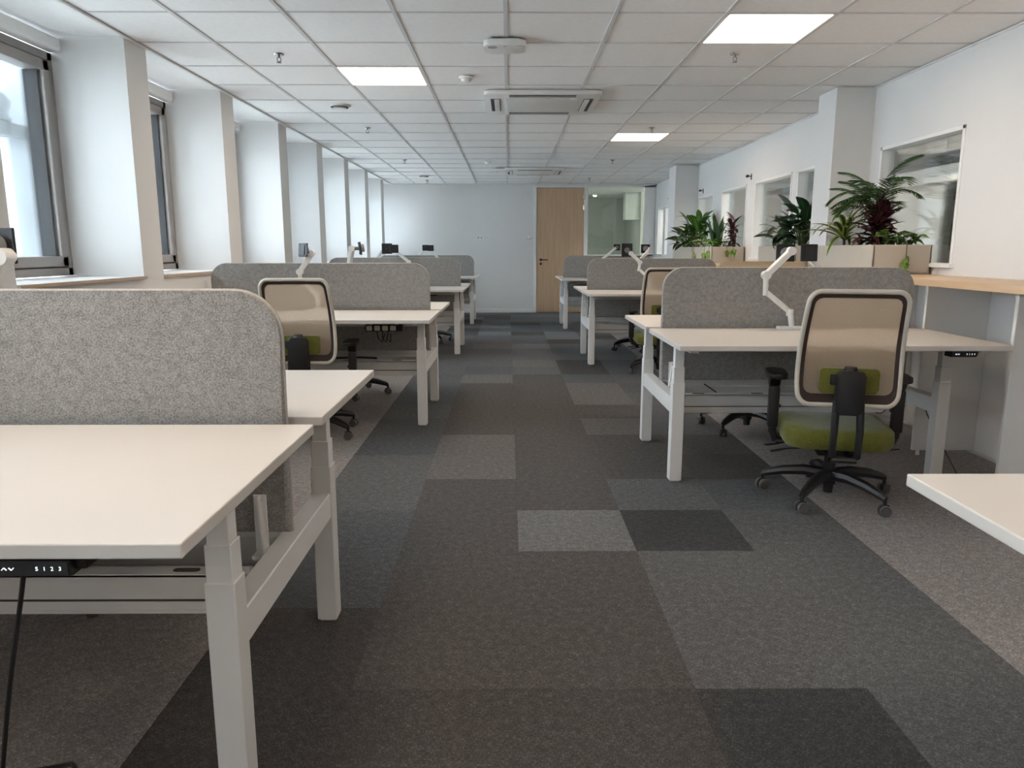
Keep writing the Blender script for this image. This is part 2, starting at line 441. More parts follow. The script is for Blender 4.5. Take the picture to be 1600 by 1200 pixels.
# windows on the left
def left_window(y0, y1, n, detailed):
    lab = 'grey framed tall window'
    fr = B()
    xo, xi = WX-.10, WX; z0, z1 = SILL+.005, H-.10
    fw = .05
    for a, c_, d, e in ((y0, y1, z0, z0+fw), (y0, y1, z1-fw, z1)): fr.box(xo, xi, a, c_, d, e, .004, 1)
    for a, c_ in ((y0, y0+fw), (y1-fw, y1)): fr.box(xo, xi, a, c_, z0, z1, .004, 1)
    W = structure(fr.done('window_%d' % n, M['alu']))
    s = B(); a, c_, d, e = y0+fw+.006, y1-fw-.006, z0+fw+.006, z1-fw-.006; sw = .062
    s.box(xo+.01, xi+.012, a, c_, d, d+sw, .006, 2); s.box(xo+.01, xi+.012, a, c_, e-sw, e, .006, 2)
    s.box(xo+.01, xi+.012, a, a+sw, d, e, .006, 2); s.box(xo+.01, xi+.012, c_-sw, c_, d, e, .006, 2)
    s.done('sash', M['alu'], W)
    g = B(); g.box(xo+.04, xo+.046, a+sw-.01, c_-sw+.01, d+sw-.01, e-sw+.01); g.done('glass_pane', M['glass'], W)
    bd = B(); q = .014
    bd.box(xo+.02, xo+.075, c_-sw-q, c_-sw, d+sw, e-sw); bd.box(xo+.02, xo+.075, a+sw, a+sw+q, d+sw, e-sw)
    bd.done('glazing_bead', M['alu2'], W)
    sl = B(); sl.box(xo+.0, xo+.085, c_-sw-q-.006, c_-sw-q, d+sw, e-sw); sl.box(xo, xi+.002, y0+fw, y0+fw+.006, z0+fw, z1-fw); sl.box(xo, xi+.002, y1-fw-.006, y1-fw, z0+fw, z1-fw)
    sl.box(xo, xi+.002, y0+fw, y1-fw, z0+fw, z0+fw+.006); sl.done('seal', M['seal'], W)
    cs = B(); cs.prism(rrect(xi-.02, xi+.07, H-.098, H-.018, .022, 4), y0+.02, y1-.02); 
    bl = cs.done('roller_blind', M['trim'], W, True)
    cc = B(); cc.box(xi-.01, xi+.055, y1-.02, y1-.012, H-.095, H-.025, .004, 1); cc.done('end_cap', M['device'], bl)
    si = B(); si.box(WX-.0, XL+.018, y0, y1, SILL-.018, SILL, .002, 1); 
    so = si.done('window_sill', M['sill'], W)
    se = B(); se.box(XL+.018, XL+.022, y0, y1, SILL-.018, SILL-.001); se.done('sill_edge', M['silledge'], so)
edges = [(pill[i][1], pill[i+1][0]) for i in range(len(pill)-1)] + [(pill[-1][1], YF)]
vis = 1
for i, (a, c_) in enumerate(edges): left_window(a, c_, i+1, True)
NW = len(edges)

# far wall
b = B()
b.box(WX-.16, .498, YF, YF+.12, 0, H); b.box(.498, 2.9, YF, YF+.12, 2.475, H+.15); b.box(1.53, XR+.12, YF, YF+.12, 0, 1.12)
b.box(WX-.16, XR+.12, YF, YF+.12, H, H+.15); b.box(2.87, XR+.12, YF, YF+.12, 1.12, H)
structure(b.done('wall_far', M['wall']), 'white far wall with oak door at its right')
b = B(); b.box(XL, .49, YF-.014, YF, 0, .075, .004, 1); structure(b.done('baseboard_far', M['trim']))
# wall behind the camera
b = B(); b.box(WX-.16, XR+.12, YB-.12, YB, 0, H+.15); structure(b.done('wall_back', M['wall']))
# door
b = B(); b.box(.498, .556, YF-.02, YF+.12, 0, 2.475, .003, 1); b.box(1.494, 1.536, YF-.02, YF+.12, 0, 2.475, .003, 1); b.box(.556, 1.494, YF-.02, YF+.12, 2.44, 2.475, .003, 1)
dr = structure(b.done('door_1', M['trim']), 'oak veneered door in a white frame')
b = B(); b.box(.562, 1.488, YF-.008, YF+.035, .012, 2.435, .003, 1); leafd = b.done('door_leaf', M['oak'], dr)
b = B(); b.cyl((.645, YF-.008, 1.05), (.645, YF-.016, 1.05), .026, n=20); b.cyl((.645, YF-.016, 1.05), (.645, YF-.055, 1.05), .010, n=12)
b.tube([(.645, YF-.05, 1.05), (.66, YF-.055, 1.05), (.78, YF-.055, 1.05)], .010, 10); b.cyl((.645, YF-.008, .97), (.645, YF-.018, .97), .024, n=20)
b.done('door_handle', M['black'], leafd, True)
for z in (2.26, 2.06):
    b = B(); b.box(1.47, 1.51, YF-.022, YF-.006, z-.045, z+.045, .004, 1); b.done('hinge', M['chrome'], dr)
# glass partition window
b = B(); x0, x1, z0, z1 = 1.536, 2.87, 1.12, 2.475
b.box(x0, x1, YF-.01, YF+.09, z0, z0+.03); b.box(x0, x1, YF-.01, YF+.09, z1-.03, z1); b.box(x0, x0+.03, YF-.01, YF+.09, z0, z1); b.box(x1-.2, x1, YF-.01, YF+.09, z0, z1)
W = structure(b.done('window_%d' % (NW+1), M['trim']), 'greenish glass partition window right of the oak door')
b = B(); b.box(x0+.02, x1-.18, YF+.03, YF+.04, z0+.02, z1-.02); b.done('glass_pane', M['glassg'], W)

# right wall with window openings
RW = [(4.90, 5.99), (7.20, 7.67), (7.82, 8.97), (9.28, 10.35), (10.77, 11.60), (12.55, 14.02), (14.16, 14.72)]
b = B(); zb, zt = 1.135, 2.035
b.box(XR, XR+.13, YB, YF, 0, zb); b.box(XR, XR+.13, YB, YF, zt, H+.15)
ys = [YB] + [v for p in RW for v in p] + [YF]
for i in range(0, len(ys), 2): b.box(XR, XR+.13, ys[i], ys[i+1], zb, zt)
b.box(2.59, XR, 6.15, 6.49, 0, H); b.box(2.545, XR, 11.65, 12.1, 0, H)
structure(b.done('wall_right', M['wall']), 'white right wall with interior windows and two square columns')
for i, (a, c_) in enumerate(RW):
    b = B(); t = .028
    b.box(XR-.006, XR+.10, a, c_, zt-t, zt, .002, 1); b.box(XR-.03, XR+.10, a-.02, c_+.02, zb, zb+t, .002, 1)
    b.box(XR-.006, XR+.10, a, a+t, zb, zt, .002, 1); b.box(XR-.006, XR+.10, c_-t, c_, zb, zt, .002, 1)
    W = structure(b.done('window_%d' % (NW+2+i), M['trim']))
    g = B(); g.box(XR+.055, XR+.063, a+t-.005, c_-t+.005, zb+t-.005, zt-t+.005); g.done('glass_pane', M['glass'], W)

# ------------------------------------------------------------------ hall beyond the right wall (seen through its windows)
b = B(); b.box(XR+.13, 9, 1, 22, -.1, 0); structure(b.done('floor', M['hallfloor']), 'floor of the hall beyond the interior windows')
b = B(); b.box(XR+.13, 9.1, .9, 22.1, 3.3, 3.45); structure(b.done('ceiling', M['conc2']), 'dark concrete ceiling of the hall beyond')
b = B(); b.box(9, 9.1, 1, 22, 0, 3.45); b.box(XR+.13, 9.1, .9, 1, 0, 3.45); b.box(XR+.13, 9.1, 22, 22.1, 0, 3.45); b.box(XR+.13, XR+.2, 1, 22, H+.15, 3.45)
structure(b.done('wall_hall', M['hallwall']), 'pale walls of the hall beyond')
for k in range(5):
    b = B(); y = 7.4+3.1*k; b.box(3.1, 8.98, y, y+.35, 2.95, 3.3, .01, 1)
    tag(b.done('ceiling_beam', M['beam']), 'painted concrete ceiling beam of the hall behind the interior windows', 'beam', 'hall ceiling beams')
b = B(); b.box(5.9, 6.02, 6.5, 12.4, 0, 2.15); b.box(5.84, 6.05, 6.5, 12.4, 2.15, 2.23)
structure(b.done('wall_hall_partition', M['hallwall']), 'pale partition in the hall with a white top rail')
t = thing('cable_tray', 'wire mesh cable tray hanging in the hall behind the big window', 'cable tray', (4.6, 0, 2.16))
b = B()
for x in (-.15, .15): b.box(x-.006, x+.006, 5, 14, 0, .07)
b.done('side_rail', M['galv'], t)
b = B()
for k in range(60): b.box(-.15, .15, 5+.15*k, 5.012+.15*k, 0, .008)
b.done('cross_wires', M['galv'], t, kind='stuff')
for k in range(5):
    b = B(); b.cyl((-.15, 6+1.8*k, .05), (-.15, 6+1.8*k, 1.13), .006, n=6); b.done('hanger_rod', M['galv'], t)
def tube_light(x, y, L, lab):
    t = thing('tube_light', lab, 'light', (x, y, 2.72))
    b = B(); b.box(-.04, .04, -L/2, L/2, 0, .05, .006, 1); b.done('housing', M['trim'], t)
    b = B(); b.box(-.035, .035, -L/2+.02, L/2-.02, -.03, 0, .008, 2); b.done('diffuser', M['lamp2'], t)
    for q in (-L/3, L/3):
        b = B(); b.cyl((0, q, .05), (0, q, .58), .004, n=6); b.done('suspension_wire', M['galv'], t)
tube_light(4.75, 13.4, 1.6, 'long glowing tube light seen through the middle interior windows')
tube_light(4.9, 9.2, 1.3, 'glowing tube light in the hall, second window behind the column')
tube_light(7.4, 8.0, 1.5, 'added tube light brightening the hall from behind the partition')  # extra tube added to brighten the hall
tube_light(7.2, 12.5, 1.5, 'added tube light brightening the deep hall behind the red rimmed disc')  # another added tube, lifts the light level deep in the hall
tube_light(4.6, 17.5, 1.5, 'farthest tube light in the hall beyond the last windows')
t = thing('wall_clock', 'round red rimmed disc with cream face seen through the window above the broad leaves', 'clock', (4.62, 12.0, 1.86))
b = B(); b.cyl((0, .05, 0), (0, 0, 0), .20, n=32); b.done('rim', M['red'], t, True)
b = B(); b.cyl((0, 0, 0), (0, -.012, 0), .14, n=32); b.done('face', M['clockface'], t, True)
b = B(); b.box(-.05, .05, .0, .05, -.42, -.28, .005, 1); b.done('tag', M['red'], t)
b = B(); b.cyl((0, .03, .19), (0, .03, 1.43), .005, n=6); b.done('suspension', M['galv'], t)
t = thing('notice_panel', 'dark picture panel high up behind the narrow window', 'panel', (5.2, 11.6, 1.95))
b = B(); b.box(-.35, .35, 0, .03, 0, .48, .003, 1); b.done('board', M['poster'], t)
for q in (-.30, .28):
    b = B(); b.box(q, q+.02, .01, .02, .48, 1.35); b.done('suspension_rod', M['galv'], t)
t = thing('intercom_panel', 'white door frame post with dark display panels seen through the big window', 'panel', (3.70, 6.3, 0))
b = B(); b.box(-.08, .08, 0, .06, 0, 1.80, .004, 1); b.done('post', M['trim'], t)
b = B(); b.box(-.02, .07, -.012, 0, 1.24, 1.47, .004, 1); b.done('lower_display', M['poster'], t)
b = B(); b.box(-.02, .07, -.012, 0, 1.655, 1.725, .004, 1); b.done('upper_display', M['poster'], t)

# room behind the green glass
b = B(); b.box(1.2, 2.95, YF+.12, 19, -.1, 0); structure(b.done('floor', M['hallfloor']), 'floor of the small room behind green glass')
b = B(); b.box(1.0, 3.03, YF+.12, 19.1, 2.5, 2.6); structure(b.done('ceiling', M['ceil']), 'ceiling of the small room behind green glass')
b = B(); b.box(1.1, 1.2, YF+.12, 19, 0, 2.5); b.box(1.1, 3.03, 19, 19.1, 0, 2.5); b.box(2.93, 3.03, YF+.12, 15.6, 0, 2.5); b.box(2.93, 3.03, 16.8, 19, 0, 2.5); b.box(2.6, 2.93, 16.9, 17.2, 1.9, 2.5)
b.box(.3, 1.1, YF+.3, YF+.4, 0, 2.6); b.box(.3, .4, YF+.12, YF+.3, 0, 2.6); b.box(.3, 1.2, YF+.12, YF+.4, 2.5, 2.6); b.box(.3, 1.2, YF+.12, YF+.4, -.1, 0)  # unseen box added behind the door to stop sky light leaking in
structure(b.done('wall_side_room_and_door_block', M['grnwall']), 'grey green walls of the small room behind glass, with added light block behind the door')
t = thing('ceiling_light', 'added light panel, out of sight, brightening the small room behind the green glass', 'light', (2.1, 15.33, 2.5))  # added fill panel, set close to the glass so it stays hidden
b = B(); b.box(-.5, .5, -.13, .13, -.012, 0, .002, 1); b.done('frame', M['trim'], t); b = B(); b.box(-.48, .48, -.11, .11, -.014, -.012); b.done('diffuser', M['lamp'], t)
t = thing('ceiling_spotlight', 'small bright spot seen in the green glass partition', 'light', (1.95, 17.2, 2.5))
b = B(); b.cyl((0, 0, 0), (0, 0, -.06), .04, n=16); b.done('housing', M['trim'], t); b = B(); b.cyl((0, 0, -.06), (0, 0, -.066), .033, n=16); b.done('lens', M['lamp2'], t)

# ------------------------------------------------------------------ outside, beyond the left windows
b = B(); b.box(-60, WX-.17, -30, 60, -4.2, -4.0); tag(b.done('courtyard_ground', M['ground']), 'grey ground of the courtyard outside the windows', 'ground')['kind'] = 'structure'
def outer_column(y, lab):
    t = thing('concrete_column', lab, 'column', (-3.50, y, -4.0), group='outer concrete columns')
    b = B(); b.box(-.10, .22, -.15, .2, 0, 8.2, .01, 1); b.done('shaft', M['concrete'], t)
    b = B(); b.box(-.14, .26, -.17, -.15, 5.98, 6.10, .003, 1); b.cyl((.0, -.17, 6.22), (.0, -.19, 6.22), .022, n=12); b.done('rail_bracket', M['galv'], t)
outer_column(5.25, 'bluish concrete column outside the nearest window'); outer_column(8.44, 'bluish concrete column outside behind the third pillar')
outer_column(2.4, 'bluish concrete column outside, nearest the camera')
t = thing('facade_rail', 'horizontal galvanised rail running outside along the windows', 'rail', (-3.28, 0, 2.03))
b = B(); b.box(-.03, .03, -1, 14.6, -.045, .045, .005, 1); b.done('rail_tube', M['galv'], t)
for y in (2.4, 5.0, 8.4):
    b = B(); b.box(-.05, .05, y-.06, y+.06, .045, .16, .006, 1); b.done('clamp', M['galv'], t)
t = thing('diagonal_brace', 'diagonal steel brace crossing outside the nearest window', 'brace', (-3.20, 4.98, 2.14))
b = B(); b.bar((0, 0, 0), (0, -2.6, 1.35), .07, .10, bev=.006); b.done('arm', M['galv'], t)
b = B(); b.bar((0, -.35, 1.55), (0, -1.6, .75), .06, .16, bev=.01); b.done('upper_arm', M['concrete'], t)
t = thing('office_building', 'bright white building across the courtyard with a grey window strip', 'building', (-15.5, 0, -4.0))
b = B(); b.box(-6, 0, -20, 50, 0, 10.3); b.done('wall', M['facade'], t)
for k in range(7):
    f = B(); y = 22.0+3.2*k; f.box(-.02, .05, y, y+1.5, 9.2, 11.0, .01, 1); fo = f.done('window', M['trim'], t)
    g = B(); g.box(.05, .055, y+.08, y+1.42, 9.28, 10.92); g.done('pane', M['facglass'], fo)
b = B(); b.box(0, .06, -20, 50, 8.6, 8.75); b.done('ledge', M['galv'], t)

# ------------------------------------------------------------------ ceiling lights
def ceiling_light(c, r, lab):
    x, y = cx0+.6*c, cy0+.6*r
    t = thing('ceiling_light', lab, 'light', (x, y, H))
    b = B(); f = .014
    for a in ((.004, .596, .004, .004+f), (.004, .596, .596-f, .596), (.004, .004+f, .004, .596), (.596-f, .596, .004, .596)): b.box(*a, -.003, .02)
    b.box(.01, .59, .01, .59, .012, .02)
    b.done('frame', M['trim'], t)
    b = B(); b.box(.018, .582, .018, .582, -.001, .008); b.done('diffuser', M['lamp'], t)
labs = ['large square light panel at the upper right of the ceiling, nearest on the right', 'square light panel left of the ceiling centre line',
        'small square light panel farther away, beyond the air conditioner on the right', 'square light panel over the right desks beside the camera',
        'square light panel over the nearest left desk', 'square light panel behind the camera on the left']
for (c, r), l_ in zip(LIGHTS, labs): ceiling_light(c, r, l_)

# ------------------------------------------------------------------ ceiling devices
def ac_unit(x, y, lab):
    t = thing('air_conditioner', lab, 'air conditioner', (x, y, H))
    b = B(); b.prism(rrect(-.475, .475, -.475, .475, .05, 5), -.034, -.003, 'z', bev=.008); b.done('panel', M['device'], t, True)
    b = B(); b.prism(rrect(-.30, .30, -.30, .30, .02, 4), -.041, -.034, 'z', bev=.003); g = b.done('intake_grille', M['device'], t, True)
    for a in range(4):
        rm = Matrix.Rotation(a*PI/2, 4, 'Z')
        b = B(); b.box(-.27, .27, -.425, -.345, -.0365, -.033, mat=rm); o = b.done('outlet', M['slot'], t)
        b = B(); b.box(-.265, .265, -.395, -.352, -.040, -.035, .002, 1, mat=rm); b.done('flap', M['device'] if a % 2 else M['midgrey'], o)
ac_unit(*ACS[0], 'square four way air conditioner panel in the middle of the ceiling')
ac_unit(*ACS[1], 'second air conditioner panel far down the ceiling near the door')
def access_point(x, y, lab):
    t = thing('wireless_access_point', lab, 'ceiling device', (x, y, H))
    b = B(); b.prism(rrect(-.13, .13, -.11, .11, .045, 6), -.046, -.010, 'z', bev=.012); b.prism(rrect(-.10, .10, -.08, .08, .03, 5), -.010, 0, 'z', mi=1)
    b.done('housing', [M['device'], M['slot']], t, True)
    b = B(); b.cyl((0, -.075, -.046), (0, -.075, -.048), .008, n=10); b.box(.07, .12, -.085, -.078, -.0475, -.046); b.cyl((-.075, -.05, -.046), (-.075, -.05, -.0475), .03, n=20)
    b.done('sensor', M['midgrey'], t)
access_point(-.02, 4.86, 'white rounded access point on the ceiling grid near the top centre')
access_point(-.10, 12.15, 'small white access point beside the farther air conditioner')
def smoke(x, y, lab):
    t = thing('smoke_detector', lab, 'smoke detector', (x, y, H))
    b = B(); b.cyl((0, 0, 0), (0, 0, -.016), .055, .052, 24); b.done('base', M['device'], t, True)
    b = B(); b.cyl((0, 0, -.016), (0, 0, -.034), .040, .034, 24); b.cyl((0, 0, -.034), (0, 0, -.044), .026, .018, 20); b.done('sensor_head', M['device'], t, True)
smoke(-.31, 5.81, 'white smoke detector left of the nearer air conditioner'); smoke(-.30, 11.2, 'white smoke detector far down the ceiling')
def vent(x, y, lab):
    t = thing('disc_vent', lab, 'vent', (x, y, H))
    b = B(); b.cyl((0, 0, 0), (0, 0, -.010), .10, .088, 28); b.done('ring', M['device'], t, True)
    b = B(); b.cyl((0, 0, -.010), (0, 0, -.014), .078, n=28); b.done('dark_gap', M['slot'], t)
    b = B(); b.cyl((0, 0, -.014), (0, 0, -.030), .062, .072, 28); b.done('disc', M['device'], t, True)
vent(-1.5, 6.95, 'round white disc vent in the left part of the ceiling'); vent(-1.46, 13.3, 'small round vent at the far left of the ceiling')
def sprinkler(x, y, lab):
    t = thing('sprinkler', lab, 'sprinkler', (x, y, H))
    b = B(); b.cyl((0, 0, 0), (0, 0, -.006), .034, .030, 20); b.done('escutcheon', M['chrome'], t, True)
    b = B(); b.cyl((0, 0, -.006), (0, 0, -.022), .008, n=10); b.tube([(-.012, 0, -.02), (-.012, 0, -.04), (0, 0, -.05)], .003, 6); b.tube([(.012, 0, -.02), (.012, 0, -.04), (0, 0, -.05)], .003, 6)
    b.cyl((0, 0, -.05), (0, 0, -.053), .016, n=12); b.done('nozzle', M['galv'], t, True)
for x, y, l_ in ((-1.5, 5.17, 'chrome sprinkler, nearest on the left ceiling'), (1.48, 5.14, 'chrome sprinkler just beyond the large light panel'), (-1.48, 8.17, 'second chrome sprinkler on the left ceiling, beyond the disc vent'),
                 (1.51, 8.15, 'chrome sprinkler at the near edge of the small light panel'), (-1.48, 11.0, 'third sprinkler along the left ceiling'), (1.49, 11.0, 'third sprinkler along the right ceiling, past the small light'),
                 (1.46, 13.8, 'farthest sprinkler on the right, near the door'), (-1.5, 14.2, 'farthest sprinkler on the left, by the end wall')): sprinkler(x, y, l_)
def wallspot(x, y, z, lab):
    t = thing('wall_sensor', lab, 'sensor', (x, y, z))
    b = B(); b.box(-.008, 0, -.012, .012, -.03, .04, .003, 1); b.done('mount', M['black'], t)
    b = B(); b.bar((-.006, 0, .01), (-.05, 0, .012), .012, .010); b.cyl((-.05, -.018, .012), (-.05, .018, .012), .016, n=14); b.done('head', M['black'], t, True)
wallspot(XR, 9.13, 2.10, 'small black clip sensor on the wall post behind the rear planters'); wallspot(XR, 11.35, 2.10, 'small black sensor on the wall just before the farther column')
wallspot(XR, 13.5, 2.13, 'small black sensor on the wall past the farther column')

# wall plates on the far wall
t = thing('thermostat', 'small square thermostat left of the oak door', 'thermostat', (.40, YF, 1.49))
b = B(); b.box(-.045, .045, -.022, 0, -.045, .045, .008, 2); b.done('housing', M['device'], t); b = B(); b.box(-.02, .02, -.024, -.021, -.012, .022); b.done('display', M['trim'], t)
for x, wd, l_ in ((-.56, .14, 'triple socket plate on the far wall'), (-.41, .05, 'narrow switch plate beside the sockets on the far wall')):
    t = thing('wall_plate', l_, 'socket plate', (x, YF, 1.48)); n = 2 if wd > .1 else 1
    b = B(); b.box(-wd/2, wd/2, -.010, 0, -.042, .042, .004, 2); b.done('plate', M['device'], t)
    for k in range(n):
        b = B(); x_ = (k-(n-1)/2)*.06; b.cyl((x_, -.010, 0), (x_, -.0115, 0), .019 if n > 1 else .01, n=16); b.done('outlet', M['midgrey'], t)

# ------------------------------------------------------------------ desks
DZ = 0.80; DT = 0.026; LW = .066
def leg_part(x, y, name, root):
    b = B(); b.box(x-LW/2, x+LW/2, y-LW/2, y+LW/2, .006, .55, .0025, 1); b.box(x-.025, x+.025, y-.025, y+.025, 0, .008)
    L = b.done('leg', M['steel'], root)
    b = B(); w2 = .029; b.box(x-w2, x+w2, y-w2, y+w2, .53, .635, .002, 1); b.done('middle_stage', M['steel'], L)
    w3 = .0245; b = B(); b.box(x-w3, x+w3, y-w3, y+w3, .62, DZ-DT-.001, .002, 1); b.done('upper_stage', M['steel'], L)
    return L
CTRL_GLYPHS = [('up', -.0425), ('down', -.031), ('S', .009), ('1', .021), ('2', .033), ('3', .0455)]
def text_mesh(s, size, mat, name, parent, loc, rot):
    cu = bpy.data.curves.new('t', 'FONT'); cu.body = s; cu.size = size; cu.extrude = .0003; cu.align_x = 'CENTER'; cu.align_y = 'CENTER'
    ob = bpy.data.objects.new('t', cu); C.objects.link(ob)
    dg = bpy.context.evaluated_depsgraph_get()
    me = bpy.data.meshes.new_from_object(ob.evaluated_get(dg)); bpy.data.objects.remove(ob)
    me.materials.clear(); me.materials.append(mat)
    o = bpy.data.objects.new(name, me); C.objects.link(o); o.parent = parent; o.location = loc; o.rotation_euler = rot
    return o
def control_panel(x, y, root):
    """hand control under the front edge, facing -y; x is its centre"""
    z = DZ-DT
    b = B(); b.prism([(y, z-.002), (y, z-.026), (y+.012, z-.030), (y+.07, z-.030), (y+.07, z-.002)], x-.059, x+.059, 'x', bev=.002); b.box(x-.055, x+.075, y+.02, y+.075, z-.022, z-.001)
    cp = b.done('height_control', M['blackm'], root)
    for s_, dx in CTRL_GLYPHS:
        if s_ in ('up', 'down'):
            q = B(); k = 1 if s_ == 'up' else -1
            q.bar((x+dx-.004, y-.0006, z-.014-k*.002), (x+dx, y-.0006, z-.014+k*.002), .0012, .0012, up=(0, 1, 0)); q.bar((x+dx+.004, y-.0006, z-.014-k*.002), (x+dx, y-.0006, z-.014+k*.002), .0012, .0012, up=(0, 1, 0))
            q.done('arrow_mark', M['screenled'], cp)
        else:
            text_mesh(s_, .0095, M['screenled'], 'button_mark', cp, (x+dx, y-.0006, z-.014), (PI/2, 0, 0))
def bench(x0, x1, yc, lab, aisle, wall_leg, near_ctrl=None, far=False):
    """x0<x1 desktop extents; aisle: x of the leg at the aisle side; wall_leg: x of the other leg"""
    root = thing('bench_desk', lab, 'desk', ((x0+x1)/2, yc, 0), group='white height adjustable bench desks')
    ox, oy = (x0+x1)/2, yc
    X0, X1 = x0-ox, x1-ox; la, lb = aisle-ox, wall_leg-ox
    for s in (-1, 1):
        b = B(); y0, y1 = sorted((s*.045, s*.855)); b.box(X0, X1, y0, y1, DZ-DT, DZ, .003, 2)
        b.done('desktop', M['desk'], root)
        for x in (la, lb): leg_part(x, s*.435, 'leg', root)
        if near_ctrl is not None and s == -1: control_panel(near_ctrl-ox, -.858, root)
    for x in (la, lb):
        b = B(); b.box(x-.03, x+.03, -.40, .40, .375, .46, .003, 1); b.done('side_beam', M['steel'], root)
        b = B(); sx = 1 if x < 0 else -1
        for s in (-1, 1):
            b.box(x-.022, x+.022, s*.435-.33, s*.435+.33, DZ-DT-.022, DZ-DT-.001, .002, 1)
        b.done('desktop_support', M['steel'], root)
    a, c_ = min(la, lb)+.031, max(la, lb)-.031
    b = B(); b.box(a, c_, -.15, -.135, .325, .425, .002, 1); b.box(a, c_, .135, .15, .325, .485, .002, 1); b.box(a, c_, -.15, .15, .315, .327, .002, 1)
    b.box(a, c_, -.15, -.10, .418, .426); b.box(a, c_, .10, .15, .418, .426)
    tr = b.done('cable_tray', M['tray'], root)
    for k in range(4):
        x = a + (c_-a)*(.12+.25*k)
        b = B(); pts = rrect(x-.035, x+.035, -.135, -.113, .0105, 5); b.prism(pts, .4262, .4275, 'z'); b.done('cable_slot', M['slot'], tr)
    b = B(); b.box(a, c_, -.152, -.150, .352, .357); b.done('groove', M['slot'], tr)
    # crossbar under each desktop
    for s in (-1, 1):
        b = B(); b.box(a, c_, s*.435-.03, s*.435+.03, DZ-DT-.055, DZ-DT-.024, .003, 1); b.done('crossbar', M['tray'], root)
    for x, s in ((min(la, lb)+.055, 1), (max(la, lb)-.055, -1)):
        b = B()
        b.box(x-.018, x+.018, -.030, -.024, .44, .60, .002, 1); b.bar((x+s*-.0, -.04, .60), (x-s*.02, -.055, .43), .006, .03, up=(0, 1, 0)); b.box(x-.02, x+.02, -.06, .02, .425, .434)
        br = b.done('screen_bracket', M['steel'], root)
        b = B(); b.cyl((x, -.030, .585), (x, -.034, .585), .006, n=10); b.cyl((x, -.030, .535), (x, -.034, .535), .006, n=10); b.done('bolt', M['chrome'], br)
    return root
def desk_screen(x0, x1, y, lab, z0=.487, z1=1.15, r=.12, mat='felt', group='grey felt desk screens'):
    t = thing('desk_screen', lab, 'desk divider', ((x0+x1)/2, y, 0), group=group); hw = (x1-x0)/2
    b = B(); b.prism(rrect(-hw, hw, z0, z1, r, 10, (0, 0, 1, 1)), -.021, .021, 'y', bev=.012); b.done('felt_panel', M[mat], t, True)
    b = B()
    outl = rrect(-hw, hw, z0, z1, r, 10, (0, 0, 1, 1)); path = [(p[0], 0, p[1]) for p in outl[1:]] + [(outl[0][0], 0, outl[0][1])]
    b.tube(path, .0045, 6); b.done('edge_seam', M['piping' if mat == 'felt' else mat], t, True)
    return t
LEFT = [(1.96, 'white bench desk in the left foreground with black control panel', 'large grey felt screen of the left foreground desk'),
        (5.70, 'second white bench desk on the left, behind the foreground one', 'grey felt screen on the second left desk, behind the mesh chair'),
        (9.40, 'third white bench desk along the left windows', 'grey felt screen on the third left desk'),
        (13.10, 'farthest white bench desk on the left, by the end wall', 'grey felt screen on the farthest left desk')]
RIGHT = [(.616, 'white bench desk cut off at the lower right corner', 'grey felt screen of the desk beside the camera on the right'),
         (4.375, 'white bench desk on the right with green seated chair', 'grey felt screen behind the nearest monitor arm on the right'),
         (8.56, 'second white bench desk on the right, beyond the green seated chair', 'grey felt screen on the second right desk'),
         (12.3, 'farthest white bench desk on the right, near the oak door', 'grey felt screen on the farthest right desk')]
for i, (y, l1, l2) in enumerate(LEFT):
    bench(-2.285, -.515, y, l1, -.621, -2.17, near_ctrl=-.752 if i == 0 else None)
    desk_screen(-2.25, -.60, y, l2)
for i, (y, l1, l2) in enumerate(RIGHT):
    bench(.822, 2.425, y, l1, .914, 2.345, near_ctrl=2.19 if i == 1 else None)
    desk_screen(.905, 2.37, y, l2)
# tan single station between the right benches: only its screen rises above the others
t = thing('single_desk', 'white desk with tan screen between the first two right benches', 'desk', (2.1, 6.46, 0))
b = B(); b.box(-.32, .36, -.55, -.03, DZ-DT, DZ, .003, 2); b.done('desktop', M['desk'], t)
for x in (-.27, .31):
    for y in (-.5, -.09):
        b = B(); b.box(x-.025, x+.025, y-.025, y+.025, 0, DZ-DT-.001, .002, 1); b.done('leg', M['steel'], t)
desk_screen(1.80, 2.56, 6.47, 'tan felt screen rising behind the nearest right desk', z0=.02, z1=1.15, r=.08, mat='tanfelt', group=None)

